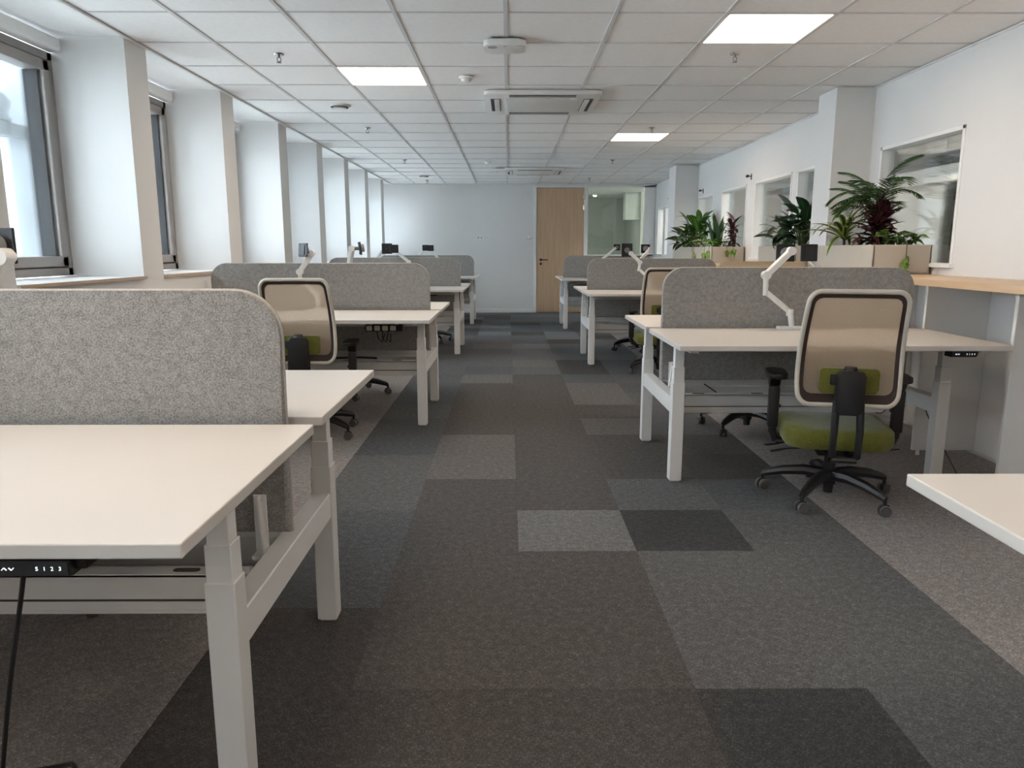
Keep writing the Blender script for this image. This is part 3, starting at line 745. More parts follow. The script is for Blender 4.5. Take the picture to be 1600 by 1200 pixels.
# ------------------------------------------------------------------ monitor arms
def monitor_arm(lab, pts, plate, yaw=0.0, tilt=0.0, side=(0, -1), psize=(.105, .10)):
    """pts: foot, post top, elbow bottom, elbow top, head (world); plate centre (world)"""
    P = [Vector(p) for p in pts]; o = P[0].copy()
    t = thing('monitor_arm', lab, 'monitor arm', o, group='white monitor arms')
    P = [p - o for p in P]; pc = Vector(plate) - o
    b = B(); b.prism(rrect(-.075, .075, -.045, .05, .012, 4), 0, .016, 'z', bev=.003); b.done('desk_foot', M['device'], t, True)
    b = B(); b.cyl((0, 0, .016), P[1] + Vector((0, 0, .012)), .016, n=16); b.cyl(P[1]-Vector((0, 0, .022)), P[1]+Vector((0, 0, .016)), .020, n=16); b.done('post', M['device'], t, True)
    b = B(); b.bar(P[1], P[2], .022, .030, up=(0, 0, 1), bev=.007); b.cyl(P[2]-Vector((0, 0, .022)), P[3]+Vector((0, 0, .012)), .015, n=16); b.done('lower_arm', M['device'], t, True)
    b = B(); b.bar(P[3], P[4], .040, .036, up=(0, 0, 1), bev=.010); b.cyl(P[3]+Vector((0, -.024, 0)), P[3]+Vector((0, .024, 0)), .024, n=18); b.cyl(P[4]+Vector((0, -.024, 0)), P[4]+Vector((0, .024, 0)), .024, n=18)
    b.done('upper_arm', M['device'], t, True)
    R = Matrix.Translation(pc) @ Matrix.Rotation(yaw, 4, 'Z') @ Matrix.Rotation(tilt, 4, 'X')
    b = B(); d = (pc - P[4])
    b.cyl(P[4], pc, .014, n=12)
    b.cyl(R @ Vector((0, .03, 0)), R @ Vector((0, .006, 0)), .030, n=20); b.done('tilt_head', M['galv'], t, True)
    b = B(); w_, h_ = psize; b.box(-w_/2, w_/2, -.004, .004, -h_/2, h_/2, .0035, 2, mat=R)
    pl = b.done('mounting_plate', M['blackm'], t)
    b = B(); b.box(-w_*.2, w_*.2, -.0075, -.004, -h_*.36, h_*.36, .002, 1, mat=R)
    for sx in (-1, 1):
        for sz in (-1, 1): b.cyl(R @ Vector((sx*.0375, -.004, sz*.0375)), R @ Vector((sx*.0375, -.008, sz*.0375)), .005, n=8)
    b.done('plate_rib', M['black'], pl)
z0 = DZ
monitor_arm('white monitor arm on the nearest right desk, beside the mesh chair', [(1.635, 4.27, z0), (1.62, 4.27, .90), (1.472, 4.27, 1.017), (1.470, 4.27, 1.11), (1.615, 4.30, 1.245)], (1.60, 4.345, 1.235), PI*.97, .05)
monitor_arm('monitor arm at the back of the nearest right screen, plate turned right', [(1.80, 4.50, z0), (1.80, 4.50, .90), (1.93, 4.52, 1.0), (1.93, 4.52, 1.08), (1.80, 4.52, 1.22)], (1.775, 4.44, 1.235), .12, -.05)
monitor_arm('slim monitor arm on the second left desk, behind the mesh chair', [(-1.432, 5.60, z0), (-1.426, 5.60, .913), (-1.555, 5.60, 1.017), (-1.553, 5.60, 1.09), (-1.46, 5.60, 1.225)], (-1.51, 5.56, 1.25), -.65, -.1)
monitor_arm('monitor arm with plate seen edge on, far side of the second left desk', [(-1.24, 5.84, z0), (-1.24, 5.84, .93), (-1.30, 5.86, 1.0), (-1.24, 5.86, 1.12), (-1.212, 5.85, 1.26)], (-1.15, 5.86, 1.262), -1.25, .12)
monitor_arm('monitor arm leaning left above the third left desk screen', [(-1.10, 9.29, z0), (-1.12, 9.29, .92), (-1.22, 9.30, 1.0), (-1.23, 9.30, 1.10), (-1.42, 9.30, 1.26)], (-1.40, 9.26, 1.26), .15, 0)
monitor_arm('monitor arm with a square plate, far side of the third left desk', [(-1.62, 9.56, z0), (-1.62, 9.56, .92), (-1.72, 9.56, 1.0), (-1.70, 9.56, 1.10), (-1.58, 9.56, 1.25)], (-1.53, 9.52, 1.262), .1, 0, psize=(.13, .13))
monitor_arm('monitor arm on the near side of the farthest left desk', [(-1.15, 12.99, z0), (-1.15, 12.99, .92), (-1.2, 12.99, 1.0), (-1.22, 12.99, 1.11), (-1.34, 12.99, 1.27)], (-1.33, 12.94, 1.275), 0, 0)
monitor_arm('monitor arm on the far side of the farthest left desk', [(-1.55, 13.24, z0), (-1.55, 13.24, .92), (-1.6, 13.24, 1.0), (-1.6, 13.24, 1.11), (-1.46, 13.24, 1.27)], (-1.45, 13.2, 1.28), 0, 0)
monitor_arm('bent monitor arm on the second right desk beside a chair back', [(1.60, 8.44, z0), (1.60, 8.44, .92), (1.468, 8.45, 1.035), (1.480, 8.45, 1.11), (1.375, 8.45, 1.21)], (1.335, 8.48, 1.245), PI-.1, 0, psize=(.12, .15))
monitor_arm('monitor arm leaning right, far side of the second right desk', [(1.44, 8.70, z0), (1.44, 8.70, .92), (1.50, 8.70, 1.03), (1.505, 8.70, 1.11), (1.635, 8.70, 1.255)], (1.59, 8.74, 1.262), PI, 0)
monitor_arm('monitor arm leaning right above the farthest right desk screen', [(1.50, 12.19, z0), (1.50, 12.19, .92), (1.54, 12.19, 1.02), (1.545, 12.19, 1.11), (1.72, 12.19, 1.265)], (1.76, 12.23, 1.285), PI, 0)
monitor_arm('monitor arm above the left foreground desk at the picture edge', [(-1.60, 2.08, z0), (-1.60, 2.08, .92), (-1.50, 2.10, 1.0), (-1.47, 2.10, 1.13), (-1.41, 2.11, 1.235)], (-1.44, 2.15, 1.265), PI*.9, 0, psize=(.11, .10))

# ------------------------------------------------------------------ office chairs
def chair_back_profile(t):            # t 0 bottom .. 1 top -> (half width, y, z)
    z = .53 + .545*t
    hw = .232 - .022*t - .012*math.exp(-((t-.0)/.12)**2)
    hw += .006*math.sin(PI*t)
    y = -.262 + .035*math.sin(PI*min(1, t*1.15)) - .085*t*t
    return hw, y, z
def back_outline(inset, n=60, low=None):
    """closed loop of 3-D points round the backrest, inset from the rim"""
    H0 = .545; W = .235; r = .055
    pts = []
    for (x, s) in rrect(-1, 1, 0, 1, .0001, 1): pass
    base = rrect(-W+inset, W-inset, inset*1.0 if low is None else low, H0-inset, max(.012, r-inset*.6), 7)
    out = []
    for i, (x, s) in enumerate(base):
        nx, ns = base[(i+1) % len(base)]
        d = math.hypot(nx-x, ns-s); k = max(1, int(d/.04))
        for j in range(k): out.append((x+(nx-x)*j/k, s+(ns-s)*j/k))
    for x, s in out:
        t = s/H0; hw, y, z = chair_back_profile(max(0, min(1, t)))
        pts.append(Vector((x*hw/.235, y - .10*(x*x) + .03*0, z)))
    return pts
def office_chair(lab, x, y, yaw, base_rot, group='mesh back office chairs'):
    t = thing('office_chair', lab, 'chair', (x, y, 0), yaw, group)
    rb = Matrix.Rotation(base_rot - yaw, 4, 'Z')
    b = B(); b.cyl((0, 0, .075), (0, 0, .155), .034, n=20)
    for k in range(5):
        rm = Matrix.Rotation(2*PI*k/5, 4, 'Z') @ rb
        path = [rm @ Vector(p) for p in ((.02, 0, .125), (.12, 0, .132), (.22, 0, .118), (.30, 0, .096), (.325, 0, .085))]
        b.tube(path, [.034, .030, .026, .021, .015], 8, flat=.95, up=(0, 0, 1))
    base = b.done('star_base', M['black'], t, True)
    for k in range(5):
        rm = Matrix.Rotation(2*PI*k/5, 4, 'Z') @ rb @ Matrix.Translation((.322, 0, 0)) @ Matrix.Rotation(.5+1.7*k, 4, 'Z')
        b = B(); b.cyl(rm @ Vector((0, 0, .05)), rm @ Vector((0, 0, .088)), .009, n=10); b.box(-.022, .022, -.008, .008, .028, .058, .004, 1, mat=rm)
        cst = b.done('caster', M['black'], t, True)
        for s in (-1, 1):
            b = B(); b.cyl(rm @ Vector((0, s*.010, .0285)), rm @ Vector((0, s*.024, .0285)), .028, .026, 18)
            b.cyl(rm @ Vector((0, s*.024, .0285)), rm @ Vector((0, s*.0262, .0285)), .016, n=14); b.done('wheel', M['wheel'], cst, True)
    b = B(); b.cyl((0, 0, .03), (0, 0, .08), .023, .026, n=18); b.cyl((0, 0, .15), (0, 0, .225), .028, n=18); b.cyl((0, 0, .225), (0, 0, .262), .014, n=14); b.done('gas_column', M['black'], t, True)
    b = B(); b.box(-.09, .09, -.14, .12, .252, .298, .012, 2); b.box(-.17, .17, -.13, .15, .296, .312, .006, 1)
    b.box(-.275, -.10, -.04, .02, .282, .298, .006, 1); b.box(.10, .275, -.04, .02, .282, .298, .006, 1)
    b.done('tilt_mechanism', M['black'], t, True)
    b = B(); b.tube([(-.09, .05, .275), (-.20, .06, .272), (-.26, .03, .262), (-.32, .01, .258)], [.006, .006, .010, .012], 8, flat=.5, up=(0, 0, 1)); b.tube([(-.09, -.05, .27), (-.22, -.06, .262), (-.30, -.08, .25)], [.006, .007, .011], 8, flat=.5, up=(0, 0, 1))
    b.done('lever', M['black'], t, True)
    # seat cushion
    b = B(); outl = rrect(-.255, .255, -.24, .25, .11, 8)
    rings = []
    for z, k in ((.306, .94), (.322, .99), (.352, 1.0), (.378, .985), (.394, .93), (.400, .80), (.398, .4)):
        rings.append([b.bm.verts.new((px*k, py*k - (.0), z + (.012*(abs(px)/.255)**3 if z > .37 else 0))) for px, py in outl])
    for A, Q in zip(rings, rings[1:]):
        for i in range(len(A)): b.bm.faces.new((A[i], A[(i+1) % len(A)], Q[(i+1) % len(A)], Q[i]))
    b.bm.faces.new(rings[0][::-1]); b.bm.faces.new(rings[-1])
    b.done('seat_cushion', M['green'], t, True)
    # backrest
    rim = back_outline(.006)
    b = B(); b.tube(rim, .0115, 10, closed=True, flat=1.0, up=(0, 1, .0)); b.done('backrest_rim', M['cream'], t, True)
    o1, o2 = back_outline(.014), back_outline(.034, low=.056)
    n = 90
    def resample(P, n):
        L = [0.0]; N = len(P)
        for i in range(N): L.append(L[-1] + (P[(i+1) % N]-P[i]).length)
        out = []; j = 0
        for k in range(n):
            d = L[-1]*k/n
            while L[j+1] < d: j += 1
            f = (d-L[j])/max(1e-9, L[j+1]-L[j]); out.append(P[j].lerp(P[(j+1) % N], f))
        return out
    A, Q = resample(o1, n), resample(o2, n)
    b = B(); va = []; 
    for off in (-.005, .005):
        va.append(([b.bm.verts.new(p+Vector((0, off, 0))) for p in A], [b.bm.verts.new(p+Vector((0, off, 0))) for p in Q]))
    for (a_, q_), fl in zip(va, (0, 1)):
        for i in range(n):
            j = (i+1) % n; b.bm.faces.new((a_[i], a_[j], q_[j], q_[i]) if not fl else (a_[i], q_[i], q_[j], a_[j]))
    for i in range(n):
        j = (i+1) % n
        b.bm.faces.new((va[0][0][i], va[1][0][i], va[1][0][j], va[0][0][j])); b.bm.faces.new((va[0][1][i], va[0][1][j], va[1][1][j], va[1][1][i]))
    b.done('mesh_border', M['band'], t, True)
    b = B(); rows = []
    for i in range(15):
        s = .050 + (.545-.080)*i/14; tt = s/.545; hw, yy, zz = chair_back_profile(tt); wv = (hw-.030)
        e = min(s-.048, .517-s); wv -= max(0, .018-e)*.8
        rows.append([b.bm.verts.new((wv*f, yy-.10*(wv*f)**2, zz)) for f in [j/8-1 for j in range(17)]])
    for r0, r1 in zip(rows, rows[1:]):
        for j in range(16): b.bm.faces.new((r0[j], r0[j+1], r1[j+1], r1[j]))
    b.done('mesh_panel', M['mesh'], t, True)
    # lumbar pad (in front of the mesh) and the black spine behind it
    b = B(); b.prism(rrect(-.13, .13, .595, .712, .018, 5), -.278, -.250, 'y', bev=.008); b.done('lumbar_pad', M['green'], t, True)
    b = B(); b.prism(rrect(-.062, .062, .50, .705, .022, 5), -.325, -.285, 'y', bev=.010)
    b.box(-.085, -.03, -.300, -.276, .635, .685, .006, 2); b.cyl((0, -.29, .69), (0, -.29, .722), .035, .026, 16)
    sp = b.done('spine_housing', M['black'], t, True)
    b = B()
    b.tube([(-.052, -.30, .56), (-.056, -.315, .42), (-.056, -.30, .30), (-.05, -.24, .268), (-.045, -.10, .272)], [.018, .017, .017, .017, .016], 8)
    b.tube([(.052, -.30, .56), (.056, -.315, .42), (.056, -.30, .30), (.05, -.24, .268), (.045, -.10, .272)], [.018, .017, .017, .017, .016], 8)
    b.tube([(-.056, -.29, .278), (.056, -.29, .278)], .016, 8)
    b.done('back_support', M['black'], t, True)
    for s in (-1, 1):
        b = B(); b.tube([(s*.235, -.01, .29), (s*.275, -.01, .30), (s*.292, -.01, .34), (s*.292, -.01, .41)], [.018, .02, .02, .020], 10, flat=1.0)
        b.box(s*.292-.026, s*.292+.026, -.036, .016, .36, .575, .010, 2)
        b.prism([(-.05, .622), (-.02, .575), (.005, .565), (.03, .575), (.06, .622)], s*.292-.026, s*.292+.026, 'x', bev=.004)
        am = b.done('armrest', M['black'], t, True)
        b = B(); b.prism(rrect(s*.285-.045, s*.285+.045, -.11, .13, .035, 6), .620, .648, 'z', bev=.008); b.done('arm_pad', M['black'], am, True)
        b = B(); b.cyl((s*.292-s*.026, -.01, .47), (s*.292-s*.036, -.01, .47), .008, n=10); b.done('arm_button', M['black'], am)
    return t
ch = office_chair('mesh back office chair with green seat in front of the nearest right desk', 1.64, 3.65, -.22, math.radians(10))
office_chair('mesh back office chair behind the left foreground screen, facing the second left desk', -1.35, 4.99, .05, math.radians(-30))
office_chair('office chair tucked behind the left foreground desk, only its casters showing', -1.37, 2.72, PI+.1, math.radians(40))
office_chair('office chair on the far side of the second left desk', -1.38, 6.41, PI, math.radians(1))
office_chair('office chair on the far side of the third left desk', -1.10, 10.15, PI-.15, math.radians(20))
office_chair('office chair on the far side of the nearest right desk, black star base showing', 1.69, 5.13, PI+.1, math.radians(80))
office_chair('tan mesh office chair in front of the second right desk', 1.56, 7.62, -.05, math.radians(128))
office_chair('office chair on the far side of the second right desk', 1.63, 9.33, PI, math.radians(200))

# ------------------------------------------------------------------ cables and power under the desks
def cable(lab, pts, r=.004):
    # smooth the polyline a little
    P = [Vector(p) for p in pts]
    for _ in range(2):
        Q = [P[0]]
        for a, c_ in zip(P, P[1:]): Q += [a.lerp(c_, .25), a.lerp(c_, .75)]
        P = Q + [P[-1]]
    b = B(); b.tube(P, r, 6); return tag(b.done('cable', M['black'], None, True), lab, 'cable')
def power_strip(x, y, lab, white=True):
    t = thing('power_strip', lab, 'power strip', (x, y, DZ-DT-.080))
    b = B(); b.box(-.13, .13, -.03, .03, 0, .045, .005, 1); b.done('housing', M['blackm'], t)
    if white:
        for k in range(4):
            q = B(); q.box(-.10+.055*k-.02, -.10+.055*k+.02, -.036, -.030, .006, .040, .004, 1); q.done('socket', M['socket'], t)
    b = B()
    for k in range(3): b.tube([(-.05+.04*k, -.02, 0), (-.04+.03*k, -.03, -.05), (-.02+.03*k, 0, -.08), (.02*k, .02, -.02)], .004, 6)
    b.done('plug_leads', M['black'], t, True)
    b = B(); b.box(-.10, -.08, -.02, .02, .045, .075); b.box(.08, .10, -.02, .02, .045, .075); b.done('mounting_clip', M['steel'], t)
power_strip(-.865, 5.17, 'black power strip with pale sockets under the second left desktop')
power_strip(2.03, 4.12, 'black power strip under the right end of the nearest right desk', False)
power_strip(-1.0, 9.15, 'power strip under the third left desktop', False)
cable('black cable hanging from the control panel of the left foreground desk', [(-.80, 1.16, .748), (-.825, 1.17, .66), (-.87, 1.18, .5), (-.93, 1.2, .25), (-.98, 1.3, .01)])
cable('black cable loop on the carpet at the lower left corner', [(-1.08, 1.52, .02), (-1.0, 1.48, .05), (-.98, 1.50, .09), (-1.02, 1.56, .07), (-1.08, 1.6, .03), (-1.2, 1.6, .01)], .006)
cable('black cable sagging in a V under the nearest right desktop', [(1.22, 4.2, .765), (1.30, 4.2, .735), (1.36, 4.2, .765)])
cable('black cable sloping into the tray slot of the nearest right desk', [(1.16, 4.32, .47), (1.19, 4.28, .45), (1.22, 4.27, .43)])
cable('thin black cable crossing between the chair and the right desk leg', [(2.02, 3.98, .37), (2.10, 4.05, .35), (2.20, 4.2, .38), (2.34, 4.32, .42)], .003)
cable('black cable dropping to the floor right of the desk leg', [(2.40, 4.22, .40), (2.41, 4.1, .26), (2.43, 4.0, .16), (2.47, 3.9, .02)], .003)
cable('black cable lying on the carpet behind the green seated chair', [(1.95, 4.55, .006), (2.05, 4.45, .006), (2.2, 4.5, .006), (2.48, 4.55, .006)], .004)
cable('tangled black cable under the right end of the nearest right desktop', [(2.12, 4.05, .76), (2.0, 4.02, .735), (1.93, 4.0, .745), (2.05, 4.0, .73), (2.13, 4.02, .74), (2.2, 4.03, .755)], .005)
cable('black lead in the tray under the second left desk', [(-1.5, 5.60, .44), (-1.3, 5.57, .445), (-1.15, 5.58, .45), (-1.0, 5.6, .44)], .008)

# ------------------------------------------------------------------ counter unit along the right wall
CZ = 1.085
t = thing('counter_unit', 'white open counter unit with vertical panels under the wooden top', 'counter', (2.5, 0, 0))
ysd = [.3, 1.15, 2.0, 2.85, 3.65, 4.45, 5.25, 6.05, 6.85, 7.65, 8.45, 9.25, 10.05, 10.85, 11.55]
for y in ysd:
    b = B(); x1_ = .385; x1_ = .085 if abs(y-6.3) < .2 else x1_
    b.box(0, x1_, y-.012, y+.012, .03, CZ-.041, .002, 1); b.cyl((.04, y, 0), (.04, y, .03), .012, n=8); b.done('divider_panel', M['steel'], t)
for a, c_ in zip(ysd, ysd[1:]):
    b = B()
    if a > 5.9 and a < 6.5: continue
    b.box(.380, .396, a+.013, c_-.013, .03, CZ-.041); b.done('back_panel', M['steel'], t)
b = B(); b.prism([(2.42, .25), (2.898, .25), (2.898, 6.145), (2.585, 6.145), (2.585, 6.495), (2.898, 6.495), (2.898, 11.6), (2.42, 11.6)], CZ-.04, CZ, 'z', bev=.002)
tag(b.done('wooden_countertop', M['shelfwood']), 'long pale wooden countertop under the interior windows', 'countertop')

# ------------------------------------------------------------------ planters and plants
def planter(y0, y1, lab, x0=2.485, x1=2.885):
    t = thing('planter', lab, 'planter', ((x0+x1)/2, (y0+y1)/2, CZ)); hx, hy = (x1-x0)/2, (y1-y0)/2; h = .20; k = .012
    b = B(); b.box(-hx, hx, -hy, -hy+k, .002, h, .003, 1); b.box(-hx, hx, hy-k, hy, .002, h, .003, 1); b.box(-hx, -hx+k, -hy, hy, .002, h, .003, 1); b.box(hx-k, hx, -hy, hy, .002, h, .003, 1)
    b.box(-hx, hx, -hy, hy, 0, .01); b.done('box', M['planter'], t)
    b = B(); b.box(-hx+k, hx-k, -hy+k, hy-k, .01, h-.02); b.done('soil', M['soil'], t)
planter(5.12, 6.13, 'beige planter box nearest the camera, holding the palm', 2.485, 2.585+.3)
planter(6.52, 7.48, 'beige planter box with the broad dark leaves, second along the counter')
planter(9.20, 10.19, 'beige planter box with burgundy plant and pothos, behind the second screen')
planter(10.21, 11.20, 'grey looking planter box at the far end of the counter')
# move: column stands inside the first planter's far end, so its far end is cut short
def leaf_mesh(name, mat, L, W, droop, shape='lance', fold=.25, nseg=6, petiole=0.0, tipcurl=0.0):
    """leaf growing along +Y from the origin, bending down with 'droop' (rad)"""
    bm = bmesh.new(); uvl = bm.loops.layers.uv.new('UVMap'); rows = []
    y = z = 0.0; ang = 0.0; ds = L/nseg
    pts = [(0, 0)]
    for i in range(nseg):
        ang = -droop*((i+1)/nseg)**1.2
        y += ds*math.cos(ang); z += ds*math.sin(ang); pts.append((y, z))
    for i, (py, pz) in enumerate(pts):
        s = i/nseg
        if shape == 'lance': wv = math.sin(PI*min(1, .08+.92*s)**.8)**.8
        elif shape == 'strap': wv = min(1, .55+s*2.5)*(1-s**3)**.7
        elif shape == 'oval': wv = max(0, math.sin(PI*s)**.65)
        else: wv = [0.35, 1, .98, .8, .5, .25, 0][min(6, int(s*6+.5))]          # heart
        wv *= W/2
        if i == nseg: wv = .0008
        if i == 0 and shape != 'strap': wv = max(.0015, wv*.3)
        rows.append([bm.verts.new((-wv, py, pz + fold*wv)), bm.verts.new((0, py, pz)), bm.verts.new((wv, py, pz + fold*wv))])
    for i, (a, c_) in enumerate(zip(rows, rows[1:])):
        for j in range(2):
            f = bm.faces.new((a[j], a[j+1], c_[j+1], c_[j])); f.smooth = True
            for lp, (uu, vv) in zip(f.loops, ((j/2, i/nseg), ((j+1)/2, i/nseg), ((j+1)/2, (i+1)/nseg), (j/2, (i+1)/nseg))): lp[uvl].uv = (uu, vv)
    me = bpy.data.meshes.new(name); bm.to_mesh(me); bm.free(); me.materials.append(mat)
    return me
def add_leaf(me, name, root, base, az, el, roll=0.0, s=1.0):
    o = bpy.data.objects.new(name, me); C.objects.link(o); o.parent = root
    m = Matrix.Translation(base) @ Matrix.Rotation(az, 4, 'Z') @ Matrix.Rotation(el, 4, 'X') @ Matrix.Rotation(roll, 4, 'Y') @ Matrix.Diagonal((s, s, s, 1))
    LIM = 2.945 if 5.05 < root.location.y < 5.75 else 2.88
    wx = max((root.location + m @ v.co).x for v in me.vertices)
    if wx > LIM:
        m = Matrix.Translation(base) @ Matrix.Rotation(-az, 4, 'Z') @ Matrix.Rotation(el, 4, 'X') @ Matrix.Rotation(roll, 4, 'Y') @ Matrix.Diagonal((s, s, s, 1))
        if max((root.location + m @ v.co).x for v in me.vertices) > LIM:
            m = Matrix.Translation(base) @ Matrix.Rotation(-az, 4, 'Z') @ Matrix.Rotation(min(1.45, el+.7), 4, 'X') @ Matrix.Diagonal((s*.7, s*.7, s*.7, 1))
    if any(p.x > 2.58 and 6.14 < p.y < 6.5 for p in (root.location + m @ v.co for v in me.vertices)):
        m = Matrix.Translation(base) @ Matrix.Rotation((PI-az)*.5 if az % (2*PI) < PI else az*.5, 4, 'Z') @ Matrix.Rotation(min(1.4, el+.4), 4, 'X') @ Matrix.Diagonal((s*.7, s*.7, s*.7, 1))
    o.matrix_local = m
    return o
def frond_mesh(name, L, droop, n, ll, lw, mat):
    bm = bmesh.new(); uvl = bm.loops.layers.uv.new('UVMap')
    P = []; y = z = 0; seg = 14
    for i in range(seg+1):
        P.append(Vector((0, y, z))); a = -droop*(i/seg)**1.4; y += L/seg*math.cos(a); z += L/seg*math.sin(a)
    for i in range(seg):
        a, c_ = P[i], P[i+1]; w_ = .0028*(1-.7*i/seg)
        v = [bm.verts.new(a+Vector((-w_, 0, 0))), bm.verts.new(a+Vector((w_, 0, 0))), bm.verts.new(c_+Vector((w_, 0, 0))), bm.verts.new(c_+Vector((-w_, 0, 0)))]; bm.faces.new(v)
        v = [bm.verts.new(a+Vector((0, 0, -w_))), bm.verts.new(a+Vector((0, 0, w_))), bm.verts.new(c_+Vector((0, 0, w_))), bm.verts.new(c_+Vector((0, 0, -w_)))]; bm.faces.new(v)
    for k in range(n):
        f = .28 + .72*k/(n-1); i = min(seg-1, int(f*seg)); p = P[i].lerp(P[i+1], f*seg-i); t = (P[i+1]-P[i]).normalized()
        for sgn in (-1, 1):
            l_ = ll*(math.sin(PI*(.18+.78*(f-.28)/.72))**.7)*random.uniform(.85, 1.1)
            d = (t*random.uniform(.55, .8) + Vector((sgn, 0, 0))*.8).normalized()
            up = d.cross(t)*sgn; pts = []
            for s in (0, .35, .7, 1): pts.append(p + d*l_*s + Vector((0, 0, -l_*.45*s*s)))
            side = d.cross(Vector((0, 0, 1))).normalized(); ws = (.35, 1, .75, .05); q = [(bm.verts.new(a - side*lw/2*w_), bm.verts.new(a + side*lw/2*w_)) for a, w_ in zip(pts, ws)]
            for a, c_ in zip(q, q[1:]):
                fc = bm.faces.new((a[0], a[1], c_[1], c_[0]))
                for lp, u in zip(fc.loops, (0.2, .8, .8, .2)): lp[uvl].uv = (u, .5)
    me = bpy.data.meshes.new(name); bm.to_mesh(me); bm.free(); me.materials.append(mat); return me
def plant(name, lab, x, y, z=CZ+.18): return thing(name, lab, 'plant', (x, y, z))
rnd = random.Random(11)
def stems(root, ends, mat, r=.004):
    b = B()
    for a, c_ in ends: b.tube([a, Vector(a).lerp(Vector(c_), .5)+Vector((0, 0, .01)), c_], r, 5)
    b.done('stem', mat, root, True)

# parlour palm
p = plant('parlour_palm', 'tall feathery dark green palm in the nearest planter', 2.70, 5.50)
fm = [frond_mesh('frond', .44, 1.7, 12, .13, .011, M['palm']), frond_mesh('frond', .50, 1.3, 13, .135, .011, M['palm']), frond_mesh('frond', .40, 2.1, 11, .12, .010, M['palm'])]
en = []
for k in range(26):
    az = 2*PI*k/26 + rnd.uniform(-.2, .2); el = rnd.uniform(.55, 1.4)
    base = Vector((rnd.uniform(-.03, .03), rnd.uniform(-.05, .05), rnd.uniform(.18, .36)))
    add_leaf(fm[k % 3], 'frond', p, base, az, el, rnd.uniform(-.3, .3), rnd.uniform(.75, .98)); en.append(((base.x*.6, base.y*.6, 0), base))
stems(p, en, M['stem'])
# burgundy plant below the palm
def burgundy(lab, x, y, n, L, h):
    p = plant('burgundy_cordyline', lab, x, y); lm = [leaf_mesh('leaf', M['burg'], L, .045, d, 'lance', .3) for d in (.5, .9, 1.3)]
    en = []
    for k in range(n):
        f = k/n; az = k*2.399; zz = .03 + h*f; el = .15 + 1.05*f + rnd.uniform(-.15, .15)
        c_ = (rnd.uniform(-.05, .05), rnd.uniform(-.06, .06), zz); add_leaf(lm[k % 3], 'leaf', p, Vector(c_), az, el, rnd.uniform(-.4, .4), rnd.uniform(.8, 1.15))
    for k in range(6): a = rnd.uniform(-.05, .05), rnd.uniform(-.06, .06); en.append(((a[0], a[1], 0), (a[0]*1.1, a[1]*1.1, h*rnd.uniform(.7, 1))))
    stems(p, en, M['burg'], .005)
burgundy('bushy burgundy leaved plant in front of the palm', 2.61, 5.36, 80, .20, .21)
burgundy('burgundy leaved plant in the third planter box', 2.80, 9.42, 38, .20, .27)
# striped dracaena
def dracaena(lab, x, y, mat, n=26, L=.40, W=.045):
    p = plant('striped_dracaena', lab, x, y); lm = [leaf_mesh('leaf', mat, L, W, d, 'strap', .35, 8) for d in (.9, 1.5, 2.0)]
    for k in range(n):
        az = k*2.399; f = k/n; add_leaf(lm[(k*2) % 3], 'leaf', p, Vector((0, 0, .05+.08*f)), az, .45+.85*f+rnd.uniform(-.12, .12), rnd.uniform(-.3, .3), rnd.uniform(.7, 1.0))
    stems(p, [((0, 0, 0), (0, 0, .14))], M['stembrown'], .012)
dracaena('arching green plant with yellow striped leaves at the left end of the nearest planter', 2.60, 5.84, M['drac'])
# pothos with trailing vines
def pothos(lab, x, y, n, sx, sy, trails, mat='pothos', s=.85):
    p = plant('pothos', lab, x, y); lm = [leaf_mesh('leaf', M[mat], .10*s, .075*s, d, 'heart', .25) for d in (.3, .7, 1.0)]; en = []
    for k in range(n):
        a = rnd.uniform(-sx, sx), rnd.uniform(-sy, sy); zz = rnd.uniform(.03, .11); az = rnd.uniform(0, 2*PI)
        add_leaf(lm[k % 3], 'leaf', p, Vector((a[0], a[1], zz)), az, rnd.uniform(-.1, .6), rnd.uniform(-.3, .3), rnd.uniform(.8, 1.3)); en.append(((a[0]*.7, a[1]*.7, 0), (a[0], a[1], zz)))
    for (tx, ty, drop) in trails:
        pts = [(tx*.6, ty*.6, .02), (tx, ty, .045), (tx*1.05, ty*1.03, .01-drop*.4), (tx*1.06, ty*1.04, -drop)]
        b = B(); b.tube(pts, .003, 5); b.done('vine', M['stem'], p, True)
        for j in range(5):
            q = Vector(pts[2]).lerp(Vector(pts[3]), j/4)
            add_leaf(lm[1], 'leaf', p, q, PI+rnd.uniform(-1.2, 1.2), rnd.uniform(-1.2, -.4), rnd.uniform(-.4, .4), rnd.uniform(.7, 1.1))
    stems(p, en, M['stem'], .0025)
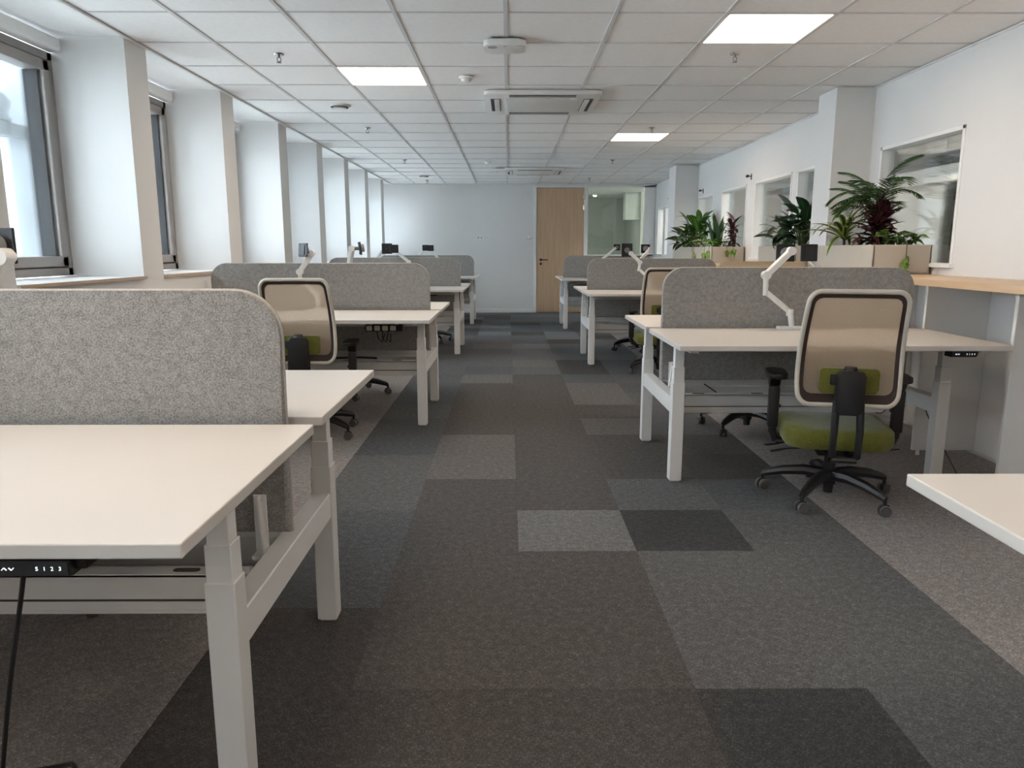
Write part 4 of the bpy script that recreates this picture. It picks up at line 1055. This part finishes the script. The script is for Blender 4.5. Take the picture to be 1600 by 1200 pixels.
pothos('bright green pothos spilling over the front of the nearest planter', 2.72, 5.26, 46, .15, .10, [(-.02, -.158, .15)])
pothos('light green pothos trailing over the corner of the third planter', 2.62, 9.42, 34, .13, .16, [(-.15, .05, .16), (-.14, -.12, .10), (.04, -.24, .06), (.12, -.235, .05)])
pothos('cream edged trailing plant at the corner between the two far planters', 2.58, 10.10, 26, .08, .16, [(-.10, .0, .12), (-.11, -.1, .15)], 'varieg', .7)
# broad dark leaves in the second planter
def broadleaf(lab, x, y, n, L, W, h, mat, spread=.16, low=.2):
    p = plant('broad_leaf_plant', lab, x, y); lm = [leaf_mesh('leaf', M[mat], L, W, d, 'oval', .22, 7) for d in (.5, .9, 1.4)]; en = []
    for k in range(n):
        az = k*2.399; f = k/n; rr = spread*rnd.uniform(.2, 1)*(1-.35*f); c_ = Vector((-math.sin(az)*rr, math.cos(az)*rr, .06+h*f))
        add_leaf(lm[k % 3], 'leaf', p, c_, az, low+.9*f+rnd.uniform(-.2, .2), rnd.uniform(-.5, .5), rnd.uniform(.8, 1.15)); en.append(((c_.x*.15, c_.y*.15, 0), c_))
    stems(p, en, M['stem'], .0035)
broadleaf('plant with broad dark green leaves in the second planter', 2.68, 6.86, 46, .21, .105, .26, 'dark', .2)
broadleaf('small dark leaved plant at the far end of the second planter', 2.66, 7.25, 24, .22, .075, .16, 'dark', .14)
broadleaf('lush mid green leaved plant in the farthest planter', 2.64, 10.55, 54, .26, .085, .28, 'mid', .20, .35)
broadleaf('dark leaved plant drooping over the far end of the farthest planter', 2.60, 11.0, 34, .24, .06, .14, 'dark', .16, .1)
# snake plant
p = plant('snake_plant', 'upright dark green sword leaves in the third planter', 2.68, 9.75); lm = [leaf_mesh('leaf', M['dark'], .46, .085, d, 'lance', .45, 8) for d in (.05, .15, .3)]
for k in range(9): add_leaf(lm[k % 3], 'leaf', p, Vector((rnd.uniform(-.05, .05), rnd.uniform(-.06, .06), 0)), k*2.399, 1.25+rnd.uniform(-.12, .18), rnd.uniform(-.3, .3), rnd.uniform(.75, 1.05))
